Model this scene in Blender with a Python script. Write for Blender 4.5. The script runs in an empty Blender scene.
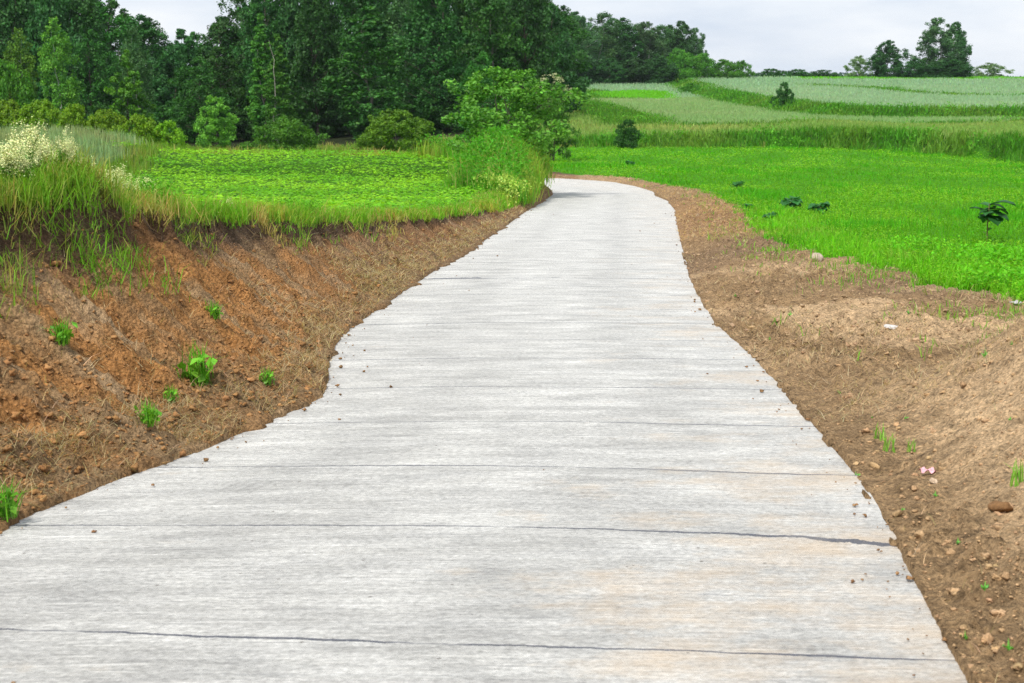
import bpy, math
import numpy as np
rng = np.random.default_rng(11)
scene = bpy.context.scene
COL = scene.collection
R = math.radians

# ------------------------------------------------------------------ camera model
F, CX, CY, ZC = 1500.0, 512.0, 341.5, 1.7
PIT = math.atan(266.0 / F)
def tan_row(row):                      # drop per metre of a pixel row
    return np.tan(PIT + np.arctan((np.asarray(row, float) - CY) / F))
def px_to_x(px, row, Y):
    z = -Y * tan_row(row)
    D = Y * math.cos(PIT) - z * math.sin(PIT)
    return (np.asarray(px, float) - CX) / F * D
def z_at(row, Y):
    return ZC - Y * tan_row(row)
def interp(x, pts):
    p = np.array(pts, float)
    return np.interp(x, p[:, 0], p[:, 1])
def sstep(a, b, x):
    t = np.clip((x - a) / (b - a), 0, 1)
    return t * t * (3 - 2 * t)
# smooth piecewise interpolation (monotone-ish) through dense resampling
def smooth_curve(pts, lo, hi, n=4000, win=None):
    xs = np.linspace(lo, hi, n)
    ys = interp(xs, pts)
    k = win or n // 60
    ker = np.hanning(k + 2)[1:-1]; ker /= ker.sum()
    yp = np.pad(ys, k, mode='reflect', reflect_type='odd')
    ys = np.convolve(yp, ker, 'same')[k:-k]
    return lambda x: np.interp(x, xs, ys)

# ------------------------------------------------------------------ noise
def _hash(ix, iy, seed):
    h = (ix.astype(np.int64) * 374761393 + iy.astype(np.int64) * 668265263 + seed * 144269504) & 0x7fffffff
    h = ((h ^ (h >> 13)) * 1274126177) & 0x7fffffff
    h = (h ^ (h >> 16)) & 0xffff
    return h / 65535.0
def vnoise(x, y, seed=0):
    x = np.asarray(x, float); y = np.asarray(y, float)
    ix = np.floor(x); iy = np.floor(y)
    fx = x - ix; fy = y - iy
    fx = fx * fx * (3 - 2 * fx); fy = fy * fy * (3 - 2 * fy)
    a = _hash(ix, iy, seed); b = _hash(ix + 1, iy, seed)
    c = _hash(ix, iy + 1, seed); d = _hash(ix + 1, iy + 1, seed)
    return (a * (1 - fx) + b * fx) * (1 - fy) + (c * (1 - fx) + d * fx) * fy
def fbm(x, y, seed=0, o=4, g=.5):
    s = 0; a = 1; n = 0
    for k in range(o):
        s = s + a * vnoise(x * 2 ** k + 17.3 * k, y * 2 ** k - 9.1 * k, seed + k)
        n += a; a *= g
    return s / n

# ------------------------------------------------------------------ road outline
zr = smooth_curve([(0, 0), (10, -.5), (20, -1), (30, -1.5), (40, -2), (50, -2.48), (60, -2.9), (73, -3.3), (90, -3.55),
                   (110, -3.66), (200, -3.7)], 0, 200, win=120)
def on_road(px, row):                  # pixel -> point of the road surface
    lo, hi = 2.0, 200.0
    t = float(tan_row(row))
    for _ in range(60):
        m = (lo + hi) / 2
        if ZC - m * t > zr(m): lo = m
        else: hi = m
    return float(px_to_x(px, row, lo)), lo
LP = [(-700, 830), (-380, 690), (-150, 590), (0, 528), (60, 503), (130, 475), (190, 456), (240, 434), (290, 412), (322, 397), (328, 380), (329, 362),
      (335, 345), (352, 327), (375, 311), (400, 294), (440, 267), (470, 250), (500, 230), (525, 212), (545, 200), (553, 194.5)]
RP = [(1050, 830), (990, 710), (970, 683), (945, 640), (925, 600), (905, 560), (890, 528), (870, 495), (845, 460), (815, 425), (792, 397), (770, 375),
      (745, 350), (715, 322), (700, 300), (690, 278), (683, 250), (678, 230), (675, 210), (668, 201), (655, 192), (635, 186),
      (610, 181.5), (575, 179), (548, 178)]
LW = [on_road(*p) for p in LP] + [(.9, 61.), (-.6, 64.5), (-3.2, 69), (-7, 74), (-14, 80)]
RW = [on_road(*p) for p in RP] + [(-3, 82), (-11, 88)]
def resample(P, n):
    P = np.array(P, float)
    d = np.r_[0, np.cumsum(np.hypot(*np.diff(P, axis=0).T))]
    # smooth: Catmull-like by averaging dense linear resample
    s = np.linspace(0, d[-1], n)
    return np.c_[np.interp(s, d, P[:, 0]), np.interp(s, d, P[:, 1])], d[-1]
LWa, RWa = np.array(LW), np.array(RW)
XLf = lambda Y: np.interp(Y, LWa[:22, 1], LWa[:22, 0])
_r = RWa[:25]
XRf = lambda Y: np.interp(Y, _r[:, 1], np.where(_r[:, 1] > 70, 4.6, _r[:, 0]))
OUT = np.vstack([LWa, RWa[::-1]])
def road_dist(X, Y):                   # signed distance to the road outline, negative on the road
    sh = X.shape; X = X.ravel(); Y = Y.ravel()
    best = np.full(X.shape, 1e9); inside = np.zeros(X.shape, bool)
    n = len(OUT)
    for i in range(n):
        a = OUT[i]; b = OUT[(i + 1) % n]
        e = b - a; L = e @ e
        t = np.clip(((X - a[0]) * e[0] + (Y - a[1]) * e[1]) / L, 0, 1)
        dd = (X - a[0] - t * e[0]) ** 2 + (Y - a[1] - t * e[1]) ** 2
        best = np.minimum(best, dd)
        c = ((a[1] > Y) != (b[1] > Y))
        with np.errstate(divide='ignore', invalid='ignore'):
            xi = a[0] + (Y - a[1]) * e[0] / (e[1] if e[1] != 0 else 1e-9)
        inside ^= c & (X < xi)
    r = np.sqrt(best)
    return np.where(inside, -r, r).reshape(sh)
def in_poly(X, Y, P):
    P = np.asarray(P, float); ins = np.zeros(X.shape, bool); n = len(P)
    for i in range(n):
        a = P[i]; b = P[(i + 1) % n]
        c = ((a[1] > Y) != (b[1] > Y))
        e1 = b[1] - a[1] if b[1] != a[1] else 1e-9
        ins ^= c & (X < a[0] + (Y - a[1]) * (b[0] - a[0]) / e1)
    return ins
def line_dist(X, Y, P):
    P = np.asarray(P, float); best = np.full(X.shape, 1e9)
    for a, b in zip(P[:-1], P[1:]):
        e = b - a; L = e @ e
        t = np.clip(((X - a[0]) * e[0] + (Y - a[1]) * e[1]) / L, 0, 1)
        best = np.minimum(best, np.hypot(X - a[0] - t * e[0], Y - a[1] - t * e[1]))
    return best

# ------------------------------------------------------------------ terrain
toprow = [(2, 143), (7, 188), (10, 205), (13.5, 217), (18, 222), (21, 222), (27, 219), (33, 212), (42, 198), (50, 187), (56, 182)]
_yy = np.linspace(2, 56, 60)
zlip = smooth_curve([(y, float(z_at(interp(y, toprow), y))) for y in _yy] + [(60, -1.85), (67, -1.78), (72, -2.1), (90, -3.6), (130, -4.3), (200, -4.4), (260, -3.0), (330, -1.4), (420, -.3), (700, -2), (3000, -14)],
                    2, 1000, n=20000, win=90)
far_base = smooth_curve([(0, -3.66), (104, -3.66), (114, -3.15), (170, -2.55), (215, -2.25), (280, -1.15), (300, -.55), (340, .75), (390, 1.2), (460, .9), (700, -3), (1000, -8)],
                        0, 1000, n=8000, win=120)
def yb1(X): return np.interp(X, [-20, 6.5, 20, 24, 27, 29.4, 31, 36, 60], [114, 113, 112, 110.5, 106, 99, 91, 83, 76])
def base0(X, Y):
    right = np.where(Y < 100, zr(np.minimum(Y, 110)), -3.66)
    q = Y - np.clip(yb1(X), 70, 125)
    rise = np.clip(.62 + (X - 6.5) * .035, .3, 2.0)
    b = right + .1
    f = far_base(Y) - (-3.15) - .0
    beyond = -3.66 + rise * sstep(-.5, 3.2, q) + np.maximum(f, 0) * sstep(0, 30, q) * 1.0
    # far away all share the same hill
    w = sstep(10, 60, q)
    beyond = beyond * (1 - w) + far_base(Y) * w
    return np.where(q > -1, np.where(q < 3, b + (beyond - b) * sstep(-1, 3, q), beyond), b)
def P2W(px, row):
    ys = np.linspace(80, 420, 3000)
    t = float(tan_row(row)); xs = px_to_x(px, row, ys)
    below = (ZC - ys * t) < base0(xs, ys) + .45
    i = int(np.argmax(below)) if below.any() else len(ys) - 1
    return (float(xs[i]), float(ys[i]))
BANK2 = [P2W(*p) for p in [(1300, 116), (1024, 114), (900, 114), (848, 113), (800, 109), (760, 103), (725, 97), (700, 90)]]
BANK2 += [(BANK2[-1][0] + 2, 330)]
UPPER = BANK2 + [(400, 330), (400, BANK2[0][1])]
BANK3 = [P2W(*p) for p in [(568, 98), (585, 101), (605, 108), (640, 119)]]
BANK4 = [P2W(*p) for p in [(812, 88), (886, 92), (920, 97), (959, 99), (1030, 100), (1300, 103)]]
BANK5 = [P2W(*p) for p in [(640, 120), (700, 121), (760, 120), (830, 117.5), (1024, 117), (1300, 120)]]
MIDW = [P2W(*p) for p in [(565, 96), (600, 95.5), (650, 97.5), (705, 95), (725, 98), (760, 104), (800, 110), (848, 114), (1024, 115), (1300, 117), (1300, 120), (1024, 117), (830, 117.5), (760, 120), (700, 121), (640, 119.5), (605, 108)]]
BRIGHT = [P2W(*p) for p in [(600, 96), (680, 97), (668, 89), (640, 87.5), (590, 90)]]
DBANK = [P2W(*p) for p in [(560, 97), (646, 97), (640, 91), (590, 88), (560, 88)]]

def soil_width(Y):                     # width of the bare verge right of the road
    pts = []
    for px, row in [(1150, 420), (1100, 345), (1030, 306), (940, 302), (872, 274), (840, 271), (800, 256), (760, 236), (742, 216), (716, 201), (700, 194), (668, 188.5), (645, 184)]:
        x, y = on_road(px, row); pts.append((y, x - float(XRf(y))))
    pts = sorted(pts)
    return interp(Y, [(0, 9), (pts[0][0] * .97, 9)] + pts + [(78, 2.0), (90, 3.0), (100, 2.5)])

def terrain(X, Y):
    rd = road_dist(X, Y)
    xc = (XLf(Y) + XRf(Y)) / 2
    yroad = np.interp(X, [-14, -11, -3, 1.9, 4.3], [84, 82, 76, 70, 66])
    left = (X < xc) & ~((Y > 60) & (Y > yroad))
    lw = (X < xc)
    d = np.maximum(rd, 0)
    road = zr(np.minimum(Y, 110))
    # --- left: cut bank and plateau
    hb = zlip(Y) - road
    hbm = np.maximum(hb, .05)
    wB = np.clip(1.05 * hbm + .28, .42, 1.9) + .22 * (fbm(Y * .7, Y * 0 + 3., 5, 3) - .5) * 2 + .22 * (fbm(Y * 3.1, Y * 0 + 8., 25, 3, .6) - .5) * 2
    u = d / wB
    prof = np.interp(u, [0, .12, .3, .55, .8, .9, .96, 1.02, 1.15, 1.5], [0.0, .03, .14, .40, .68, .78, .95, 1.0, 1.02, 1.0])
    und = .10 * (fbm(X * .25, Y * .25, 9, 3) - .5)
    mound = .72 * sstep(-12.5, -18, X + (Y - 55) * .12) * sstep(36, 48, Y) * (1 - sstep(66, 78, Y))
    crest = .12 * sstep(30, 60, Y) * sstep(2, 14, d)
    plate_extra = (crest + mound) * sstep(1.0, 3.0, u) + und * sstep(1, 2, u)
    weedhump = 1.0 * np.exp(-((d - 1.5) / .95) ** 2) * sstep(45, 51, Y) * (1 - sstep(57, 64, Y))
    hump2 = .22 * np.exp(-(((X + 3.02) / .28) ** 2 + ((Y - 10.4) / .5) ** 2))
    zl = road + hb * prof + plate_extra + weedhump + hump2
    # behind the plateau the left valley, forest floor
    # --- right
    e = d
    b0 = base0(X, Y)
    mnd = .74 * sstep(.35, 2.0, e) * (1 - sstep(9.2, 10.6, Y - .12 * e)) + .35 * sstep(1.8, 4, e) * (1 - sstep(9, 12.5, Y))
    zrt = b0 + (mnd  - .10 * (1 - sstep(0, .7, e)) + .02 * np.minimum(e, 4)) * (Y < 75)
    # terrace steps
    up = in_poly(X, Y, UPPER)
    d2 = line_dist(X, Y, BANK2) * np.where(up, 1, -1)
    zrt = zrt + np.where(Y > 120, .95 * sstep(-1.4, 1.8, d2), 0)
    wr = sstep(-30, 8, X)                                   # valley on the left, fields on the right
    behind = zlip(Y) * (1 - wr) + zrt * wr
    zl = np.where(left, zl, behind)
    z = np.where(lw, zl, zrt)
    # --- soil roughness
    soilL = lw * (1 - sstep(.95, 1.2, u)) * (Y < 66)
    soilR = (~lw) * (e < soil_width(Y)) * (Y < 100)
    rill = (fbm(Y * 3.6 + .4 * u, u * .7, 31, 4, .6) - .5) * .34 * np.clip(hbm, .2, 1) * np.exp(-((u - .62) / .34) ** 2)
    slump = -.10 * sstep(.55, .8, fbm(Y * 1.3, u * 2, 77, 3)) * sstep(.3, .7, u)
    clod = (fbm(X * 6, Y * 6, 41, 4, .65) - .5) * .13 + .05 * sstep(.52, .72, fbm(X * 13, Y * 11, 61, 3, .6)) + .022 * sstep(.5, .66, fbm(X * 31, Y * 27, 63, 2, .6))
    toe = .10 * sstep(.4, .7, fbm(X * 2.3, Y * 2.3, 13, 3)) * np.exp(-((u - .2) / .16) ** 2)
    edge = sstep(0, .18, d)
    z = z + soilL * (rill + slump + clod + toe + .0) * (.25 + .75 * edge)
    track = .03 * np.sin((Y + X * .5) * 7) * sstep(11, 14, Y) * (1 - sstep(20, 26, Y))
    z = z + soilR * (clod * (.55 + .5 * sstep(.4, .6, fbm(X * .8, Y * .8, 67, 2))) + (fbm(X * 1.7, Y * 1.7, 51, 3) - .5) * .12 + track) * (.55 + .45 * sstep(0, .3, d))
    # edge spill and bed below the slab
    spill = (fbm(X * 3, Y * 3, 91, 3) - .5)
    z = z + np.where(rd > 0, np.where(lw, .03 + .05 * spill, .004 + .05 * spill) * (1 - sstep(0, .3, d)), 0)
    z = np.where(rd < 0.0, np.minimum(road - .10, z) , z)
    z = np.where(rd < -.06, road - .12, z)
    reach = np.where(lw, .09, .03) * sstep(.52, .75, fbm(Y * 1.15, X * 0 + lw * 5., 95, 4, .6)) + .022 * sstep(.45, .65, fbm(X * 9, Y * 9, 97, 2))
    inn = (rd < 0) & (rd > -.2)
    sp_h = (.014 + .03 * sstep(.3, .8, fbm(X * 14, Y * 14, 99, 3))) * np.clip(1.2 - np.abs(rd) / (reach + 1e-4), 0, 1)
    z = np.where(inn & (np.abs(rd) < reach) & (Y < 60), road + .012 + sp_h, z)
    return z, rd, u, lw, left, up

# rows and columns of the ground sheet
Yr = [2.2]
while Yr[-1] < 62: Yr.append(Yr[-1] * 1.0034 + .002)
while Yr[-1] < 345: Yr.append(Yr[-1] + .62 + max(0, Yr[-1] - 180) * .004)
while Yr[-1] < 3500: Yr.append(Yr[-1] * 1.09)
Yr = np.array(Yr)
offL = list(np.arange(-.208, 3.2, .026))
while offL[-1] < 2500: offL.append(offL[-1] + max(.06, .055 * (offL[-1] - 2.2)))
offR = list(np.arange(-.203, 3.6, .029))
while offR[-1] < 2500: offR.append(offR[-1] + max(.06, .05 * (offR[-1] - 2.4)))
offL = np.array(offL); offR = np.array(offR)
mid = np.linspace(0, 1, 9)[1:-1]
XL_, XR_ = XLf(Yr)[:, None], XRf(Yr)[:, None]
GX = np.hstack([XL_ - offL[::-1][None, :], XL_ + .21 + (XR_ - XL_ - .42) * mid[None, :], XR_ + offR[None, :]])
GY = np.repeat(Yr[:, None], GX.shape[1], 1)
GZ, GRD, GU, GLW, GLEFT, GUP = terrain(GX, GY)
NR, NC = GX.shape
def ground_z(x, y):
    j = int(np.clip(np.searchsorted(Yr, y) - 1, 0, NR - 2))
    t = (y - Yr[j]) / (Yr[j + 1] - Yr[j])
    a = np.interp(x, GX[j], GZ[j]); b = np.interp(x, GX[j + 1], GZ[j + 1])
    return float(a * (1 - t) + b * t)

# cover of the ground
(SOIL, LIP, BEAN, WEED, LWHEAT, ROUGH, CLOVER, BANK, GOLD, PALE, BLUE, BRIGHTG, FOREST) = range(13)
def cover(X, Y, rd, u, lw, left, up):
    j1 = (fbm(X * 1.3, Y * 1.3, 101, 3) - .5)
    j2 = (fbm(X * .5, Y * .5, 111, 3) - .5)
    c = np.full(X.shape, ROUGH)
    L = lw & left
    # left
    d = rd
    c = np.where(L, BEAN, c)
    wheat = X + (Y - 55) * .12 + 3 * j2 < -15.0
    c = np.where(L & wheat & (Y > 40), LWHEAT, c)
    c = np.where(L & ((X + (Y - 55) * .12) >= -15.0 + 3 * j2 * 0) & ((X + (Y - 55) * .12) < -13.9 + 2 * j2) & (Y > 36), ROUGH, c)
    lipw = 1.0 + .6 * j1 + .02 * Y
    c = np.where(L & (u < 1.28 + .35 * j1 + .15 * (1 - sstep(9, 13, Y)) + .35 * sstep(26, 36, Y)), LIP, c)
    c = np.where(L & (d < 2.3 + 1.0 * j1) & (Y > 45 + 6 * j1) & (Y < 66), WEED, c)
    c = np.where(L & (Y < 9.5) & (u >= 1), LIP, c)
    c = np.where(L & (u < 1.03 + .22 * j1 + .1 * (1 - sstep(10, 13, Y)) - .5 * sstep(30, 44, Y)), SOIL, c)
    c = np.where(((X + 3.02) / .34) ** 2 + ((Y - 10.4) / .55) ** 2 < 1 + j1, SOIL, c)
    c = np.where(L & (Y > 69), ROUGH, c)
    # right
    Rr = ~L & ~(lw & (X < -8))
    sw = soil_width(Y)
    q = Y - np.clip(yb1(X), 70, 125) + 3.0 * j2 + 1.2 * j1
    c = np.where(Rr, np.where(Y < 112, CLOVER, c), c)
    near = Rr & (Y < 100) & (d < sw + 1.1 * j1 + .3 * (fbm(X * 5, Y * 5, 7, 2) - .5) * 2)
    near &= ~((Y > 80) & (fbm(X * .6, Y * .6, 71, 2) > .55))
    c = np.where(near, SOIL, c)
    far = Rr & (q > 0)
    c = np.where(far, GOLD, c)
    c = np.where(far & (q < 3.3 + 2.5 * j2 + np.clip(X - 20, 0, 20) * .15), BANK, c)
    c = np.where(far & (q > 6) & (Y > 125) & (X > 5), np.where((line_dist(X, Y, BANK5) < 1.2 + j1), BANK, c), c)
    c = np.where(far & in_poly(X, Y, MIDW), PALE, c)
    c = np.where(far & up, BLUE, c)
    c = np.where(far & (Y > 215) & ~up & ~in_poly(X, Y, MIDW) & (X > 0), BLUE, c)
    c = np.where(far & in_poly(X, Y, DBANK), BANK, c)
    c = np.where(far & in_poly(X, Y, BRIGHT), BRIGHTG, c)
    for P, w in ((BANK2, 2.7), (BANK3, 3.2), (BANK4, 1.5)):
        c = np.where(far & (line_dist(X, Y, P) < w + 1.2 * j2) & (Y > 120), BANK, c)
    c = np.where(Rr & (Y > 318 + 10 * j2) & (X > 60), BRIGHTG, c)
    c = np.where((Y > 345), ROUGH, c)
    c = np.where((X < -6) & (Y > 118) , FOREST, c)
    c = np.where((Y > 128) & (X < 2) , FOREST, c)
    return c

def quad_mid(A): return (A[:-1, :-1] + A[1:, :-1] + A[:-1, 1:] + A[1:, 1:]) / 4
QX, QY, QZ, QRD, QU = map(quad_mid, (GX, GY, GZ, GRD, GU))
QLW, QLEFT, QUP = GLW[:-1, :-1], GLEFT[:-1, :-1], GUP[:-1, :-1]
QC = cover(QX, QY, QRD, QU, QLW, QLEFT, QUP)
VC = cover(GX, GY, GRD, GU, GLW, GLEFT, GUP)

# ------------------------------------------------------------------ mesh helpers
def mesh_from(name, V, faces_list, mat, col=None, smooth=False):
    """faces_list: list of int arrays (n,k)"""
    me = bpy.data.meshes.new(name)
    V = np.asarray(V, np.float32)
    me.vertices.add(len(V)); me.vertices.foreach_set('co', V.ravel())
    loops = np.concatenate([f.ravel() for f in faces_list]).astype(np.int32)
    tot = np.concatenate([np.full(len(f), f.shape[1]) for f in faces_list]).astype(np.int32)
    st = np.r_[0, np.cumsum(tot)[:-1]].astype(np.int32)
    me.loops.add(len(loops)); me.loops.foreach_set('vertex_index', loops)
    me.polygons.add(len(tot)); me.polygons.foreach_set('loop_start', st); me.polygons.foreach_set('loop_total', tot)
    if smooth: me.polygons.foreach_set('use_smooth', np.ones(len(tot), bool))
    if col is not None:
        a = me.color_attributes.new('col', 'FLOAT_COLOR', 'POINT')
        c = np.ones((len(V), 4), np.float32); c[:, :3] = col
        a.data.foreach_set('color', c.ravel())
    me.update(calc_edges=True); me.validate()
    if mat: me.materials.append(mat)
    return me
def link(name, me, parent=None, **props):
    o = bpy.data.objects.new(name, me); COL.objects.link(o)
    if parent: o.parent = parent
    for k, v in props.items():
        if v: o[k] = v
    return o
def empty(name, loc, rz=0, scale=(1, 1, 1), **props):
    o = bpy.data.objects.new(name, None); COL.objects.link(o)
    o.location = loc; o.rotation_euler = (0, 0, rz); o.scale = scale
    for k, v in props.items():
        if v: o[k] = v
    return o
def copy_tree(o, parent=None):
    c = o.copy(); COL.objects.link(c)
    if parent: c.parent = parent
    for ch in list(o.children): copy_tree(ch, c)
    return c
class MB:
    def __init__(s): s.V = []; s.F = {3: [], 4: []}; s.C = []; s.n = 0
    def add(s, V, F, c):
        V = np.asarray(V, float).reshape(-1, 3); F = np.asarray(F, int)
        s.V.append(V); s.F[F.shape[1]].append(F + s.n); s.n += len(V)
        s.C.append(np.broadcast_to(np.asarray(c, float), (len(V), 3)))
    def tube(s, P, r, c, k=6):
        P = np.asarray(P, float); r = np.broadcast_to(np.asarray(r, float), (len(P),))
        T = np.gradient(P, axis=0); T /= np.linalg.norm(T, axis=1)[:, None] + 1e-9
        up = np.array([.31, .17, .93]); A = np.cross(T, up)
        bad = np.linalg.norm(A, axis=1) < .2
        A[bad] = np.cross(T[bad], [1, 0, 0]); A /= np.linalg.norm(A, axis=1)[:, None]
        B = np.cross(T, A)
        th = np.arange(k) * 2 * math.pi / k
        V = P[:, None] + r[:, None, None] * (np.cos(th)[None, :, None] * A[:, None] + np.sin(th)[None, :, None] * B[:, None])
        i = np.arange(len(P) - 1)[:, None] * k; j = np.arange(k)[None]
        jn = (j + 1) % k
        s.add(V, np.stack([i + j, i + jn, i + k + jn, i + k + j], -1).reshape(-1, 4), c)
    def leaves(s, C, size, c, up=.0, aspect=.55, N=None):
        """diamond leaves, slightly folded; C (n,3), size (n,), up biases the normals upward"""
        n = len(C); size = np.broadcast_to(size, (n,))
        nrm = rng.normal(size=(n, 3)); nrm /= np.linalg.norm(nrm, axis=1)[:, None]
        if N is not None: nrm = nrm * (1 - up) + N * up
        else: nrm = nrm * (1 - up) + np.array([0, 0, 1.]) * up
        nrm /= np.linalg.norm(nrm, axis=1)[:, None] + 1e-9
        a = np.cross(nrm, rng.normal(size=(n, 3))); a /= np.linalg.norm(a, axis=1)[:, None] + 1e-9
        b = np.cross(nrm, a)
        S = size[:, None]
        V = np.stack([C - a * S * .5, C + b * S * aspect * .5 + nrm * S * .1 - a * S * .05, C + a * S * .5, C - b * S * aspect * .5 + nrm * S * .1 - a * S * .05], 1)
        i = np.arange(n)[:, None] * 4
        F = np.concatenate([np.c_[i, i + 1, i + 2], np.c_[i, i + 2, i + 3]])
        cc = np.repeat(np.broadcast_to(c, (n, 3)), 4, 0)
        s.add(V.reshape(-1, 3), F, cc)
    def blades(s, P, h, w, lean, c, droop=.25):
        """grass blades: P (n,3) foot, h, w arrays, lean (n,2) horizontal offset of the tip"""
        n = len(P); h = np.broadcast_to(h, (n,)); w = np.broadcast_to(w, (n,))
        th = rng.uniform(0, math.pi, n); sx, sy = np.cos(th) * w / 2, np.sin(th) * w / 2
        lat = np.c_[sx, sy, np.zeros(n)]
        m = P + np.c_[lean * .35, h * .62]
        t = P + np.c_[lean, h * (1 - droop * np.hypot(lean[:, 0], lean[:, 1]) / (h + 1e-6))]
        V = np.stack([P - lat, P + lat, m + lat * .75, m - lat * .75, t], 1).reshape(-1, 3)
        i = np.arange(n)[:, None] * 5
        cc = np.repeat(np.broadcast_to(c, (n, 3)), 5, 0)
        k = s.n
        s.V.append(V); s.C.append(cc); s.n += len(V)
        s.F[4].append(np.c_[i, i + 1, i + 2, i + 3] + k); s.F[3].append(np.c_[i + 3, i + 2, i + 4] + k)
    def build(s, name, mat, parent=None, smooth=False, **props):
        return link(name, s.mesh(name, mat, smooth), parent, **props)
    def mesh(s, name, mat, smooth=False):
        fl = [np.concatenate(s.F[k]) for k in (4, 3) if s.F[k]]
        return mesh_from(name, np.concatenate(s.V), fl, mat, np.concatenate(s.C), smooth)

# ------------------------------------------------------------------ materials
def new_mat(name):
    m = bpy.data.materials.new(name); m.use_nodes = True
    nt = m.node_tree; nt.nodes.clear()
    return m, nt, nt.nodes, nt.links
def nd(ns, t, **kw):
    n = ns.new(t)
    for k, v in kw.items():
        if k == 'inp':
            for a, b in v.items(): n.inputs[a].default_value = b
        else: setattr(n, k, v)
    return n
def leaf_mat(name, trans=.35, rough=.55, spec=.25, vary=.25, hue=.02):
    m, nt, ns, ls = new_mat(name)
    at = nd(ns, 'ShaderNodeVertexColor', layer_name='col')
    oi = nd(ns, 'ShaderNodeObjectInfo')
    hs = nd(ns, 'ShaderNodeHueSaturation')
    mr = nd(ns, 'ShaderNodeMapRange', inp={3: 1 - vary, 4: 1 + vary}); ls.new(oi.outputs['Random'], mr.inputs[0])
    mh = nd(ns, 'ShaderNodeMapRange', inp={3: .5 - hue, 4: .5 + hue}); ls.new(oi.outputs['Random'], mh.inputs[0])
    ls.new(mr.outputs[0], hs.inputs['Value']); ls.new(mh.outputs[0], hs.inputs['Hue']); ls.new(at.outputs[0], hs.inputs['Color'])
    pb = nd(ns, 'ShaderNodeBsdfPrincipled', inp={'Roughness': rough, 'Specular IOR Level': spec})
    tr = nd(ns, 'ShaderNodeBsdfTranslucent')
    ls.new(hs.outputs[0], pb.inputs['Base Color'])
    g = nd(ns, 'ShaderNodeMixRGB', blend_type='MULTIPLY', inp={0: 1.0, 2: (1.25, 1.2, .6, 1)})
    ls.new(hs.outputs[0], g.inputs[1]); ls.new(g.outputs[0], tr.inputs[0])
    mx = nd(ns, 'ShaderNodeMixShader', inp={0: trans}); ls.new(pb.outputs[0], mx.inputs[1]); ls.new(tr.outputs[0], mx.inputs[2])
    out = nd(ns, 'ShaderNodeOutputMaterial'); ls.new(mx.outputs[0], out.inputs[0])
    return m
M_GRASS = leaf_mat('grass_blade', .4, .6, .15, 0, 0)
M_LEAF = leaf_mat('tree_leaf', .3, .55, .25, .24, .010)
M_LEAF1 = leaf_mat('plant_leaf', .35, .45, .35, 0, 0)
def matte(name, rough=.9, bump=0, scale=40, spec=.2):
    m, nt, ns, ls = new_mat(name)
    at = nd(ns, 'ShaderNodeVertexColor', layer_name='col')
    tc = nd(ns, 'ShaderNodeTexCoord')
    no = nd(ns, 'ShaderNodeTexNoise', inp={'Scale': scale, 'Detail': 6, 'Roughness': .65}); ls.new(tc.outputs['Object'], no.inputs['Vector'])
    mr = nd(ns, 'ShaderNodeMapRange', inp={1: .3, 2: .7, 3: .65, 4: 1.3}); ls.new(no.outputs[0], mr.inputs[0])
    mu = nd(ns, 'ShaderNodeMixRGB', blend_type='MULTIPLY', inp={0: 1}); ls.new(at.outputs[0], mu.inputs[1]); ls.new(mr.outputs[0], mu.inputs[2])
    pb = nd(ns, 'ShaderNodeBsdfPrincipled', inp={'Roughness': rough, 'Specular IOR Level': spec}); ls.new(mu.outputs[0], pb.inputs['Base Color'])
    if bump:
        b = nd(ns, 'ShaderNodeBump', inp={'Strength': 1, 'Distance': bump}); ls.new(no.outputs[0], b.inputs['Height']); ls.new(b.outputs[0], pb.inputs['Normal'])
    out = nd(ns, 'ShaderNodeOutputMaterial'); ls.new(pb.outputs[0], out.inputs[0])
    return m
M_BARK = matte('bark', .9, .02, 12)
M_STEM = matte('plant_stem', .8, 0, 60)
M_CLOD = matte('soil_clod', .95, .008, 60, .1)
M_PETAL = matte('petal', .7, 0, 80)
M_LITTER = matte('litter', .5, 0, 80, .4)

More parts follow.
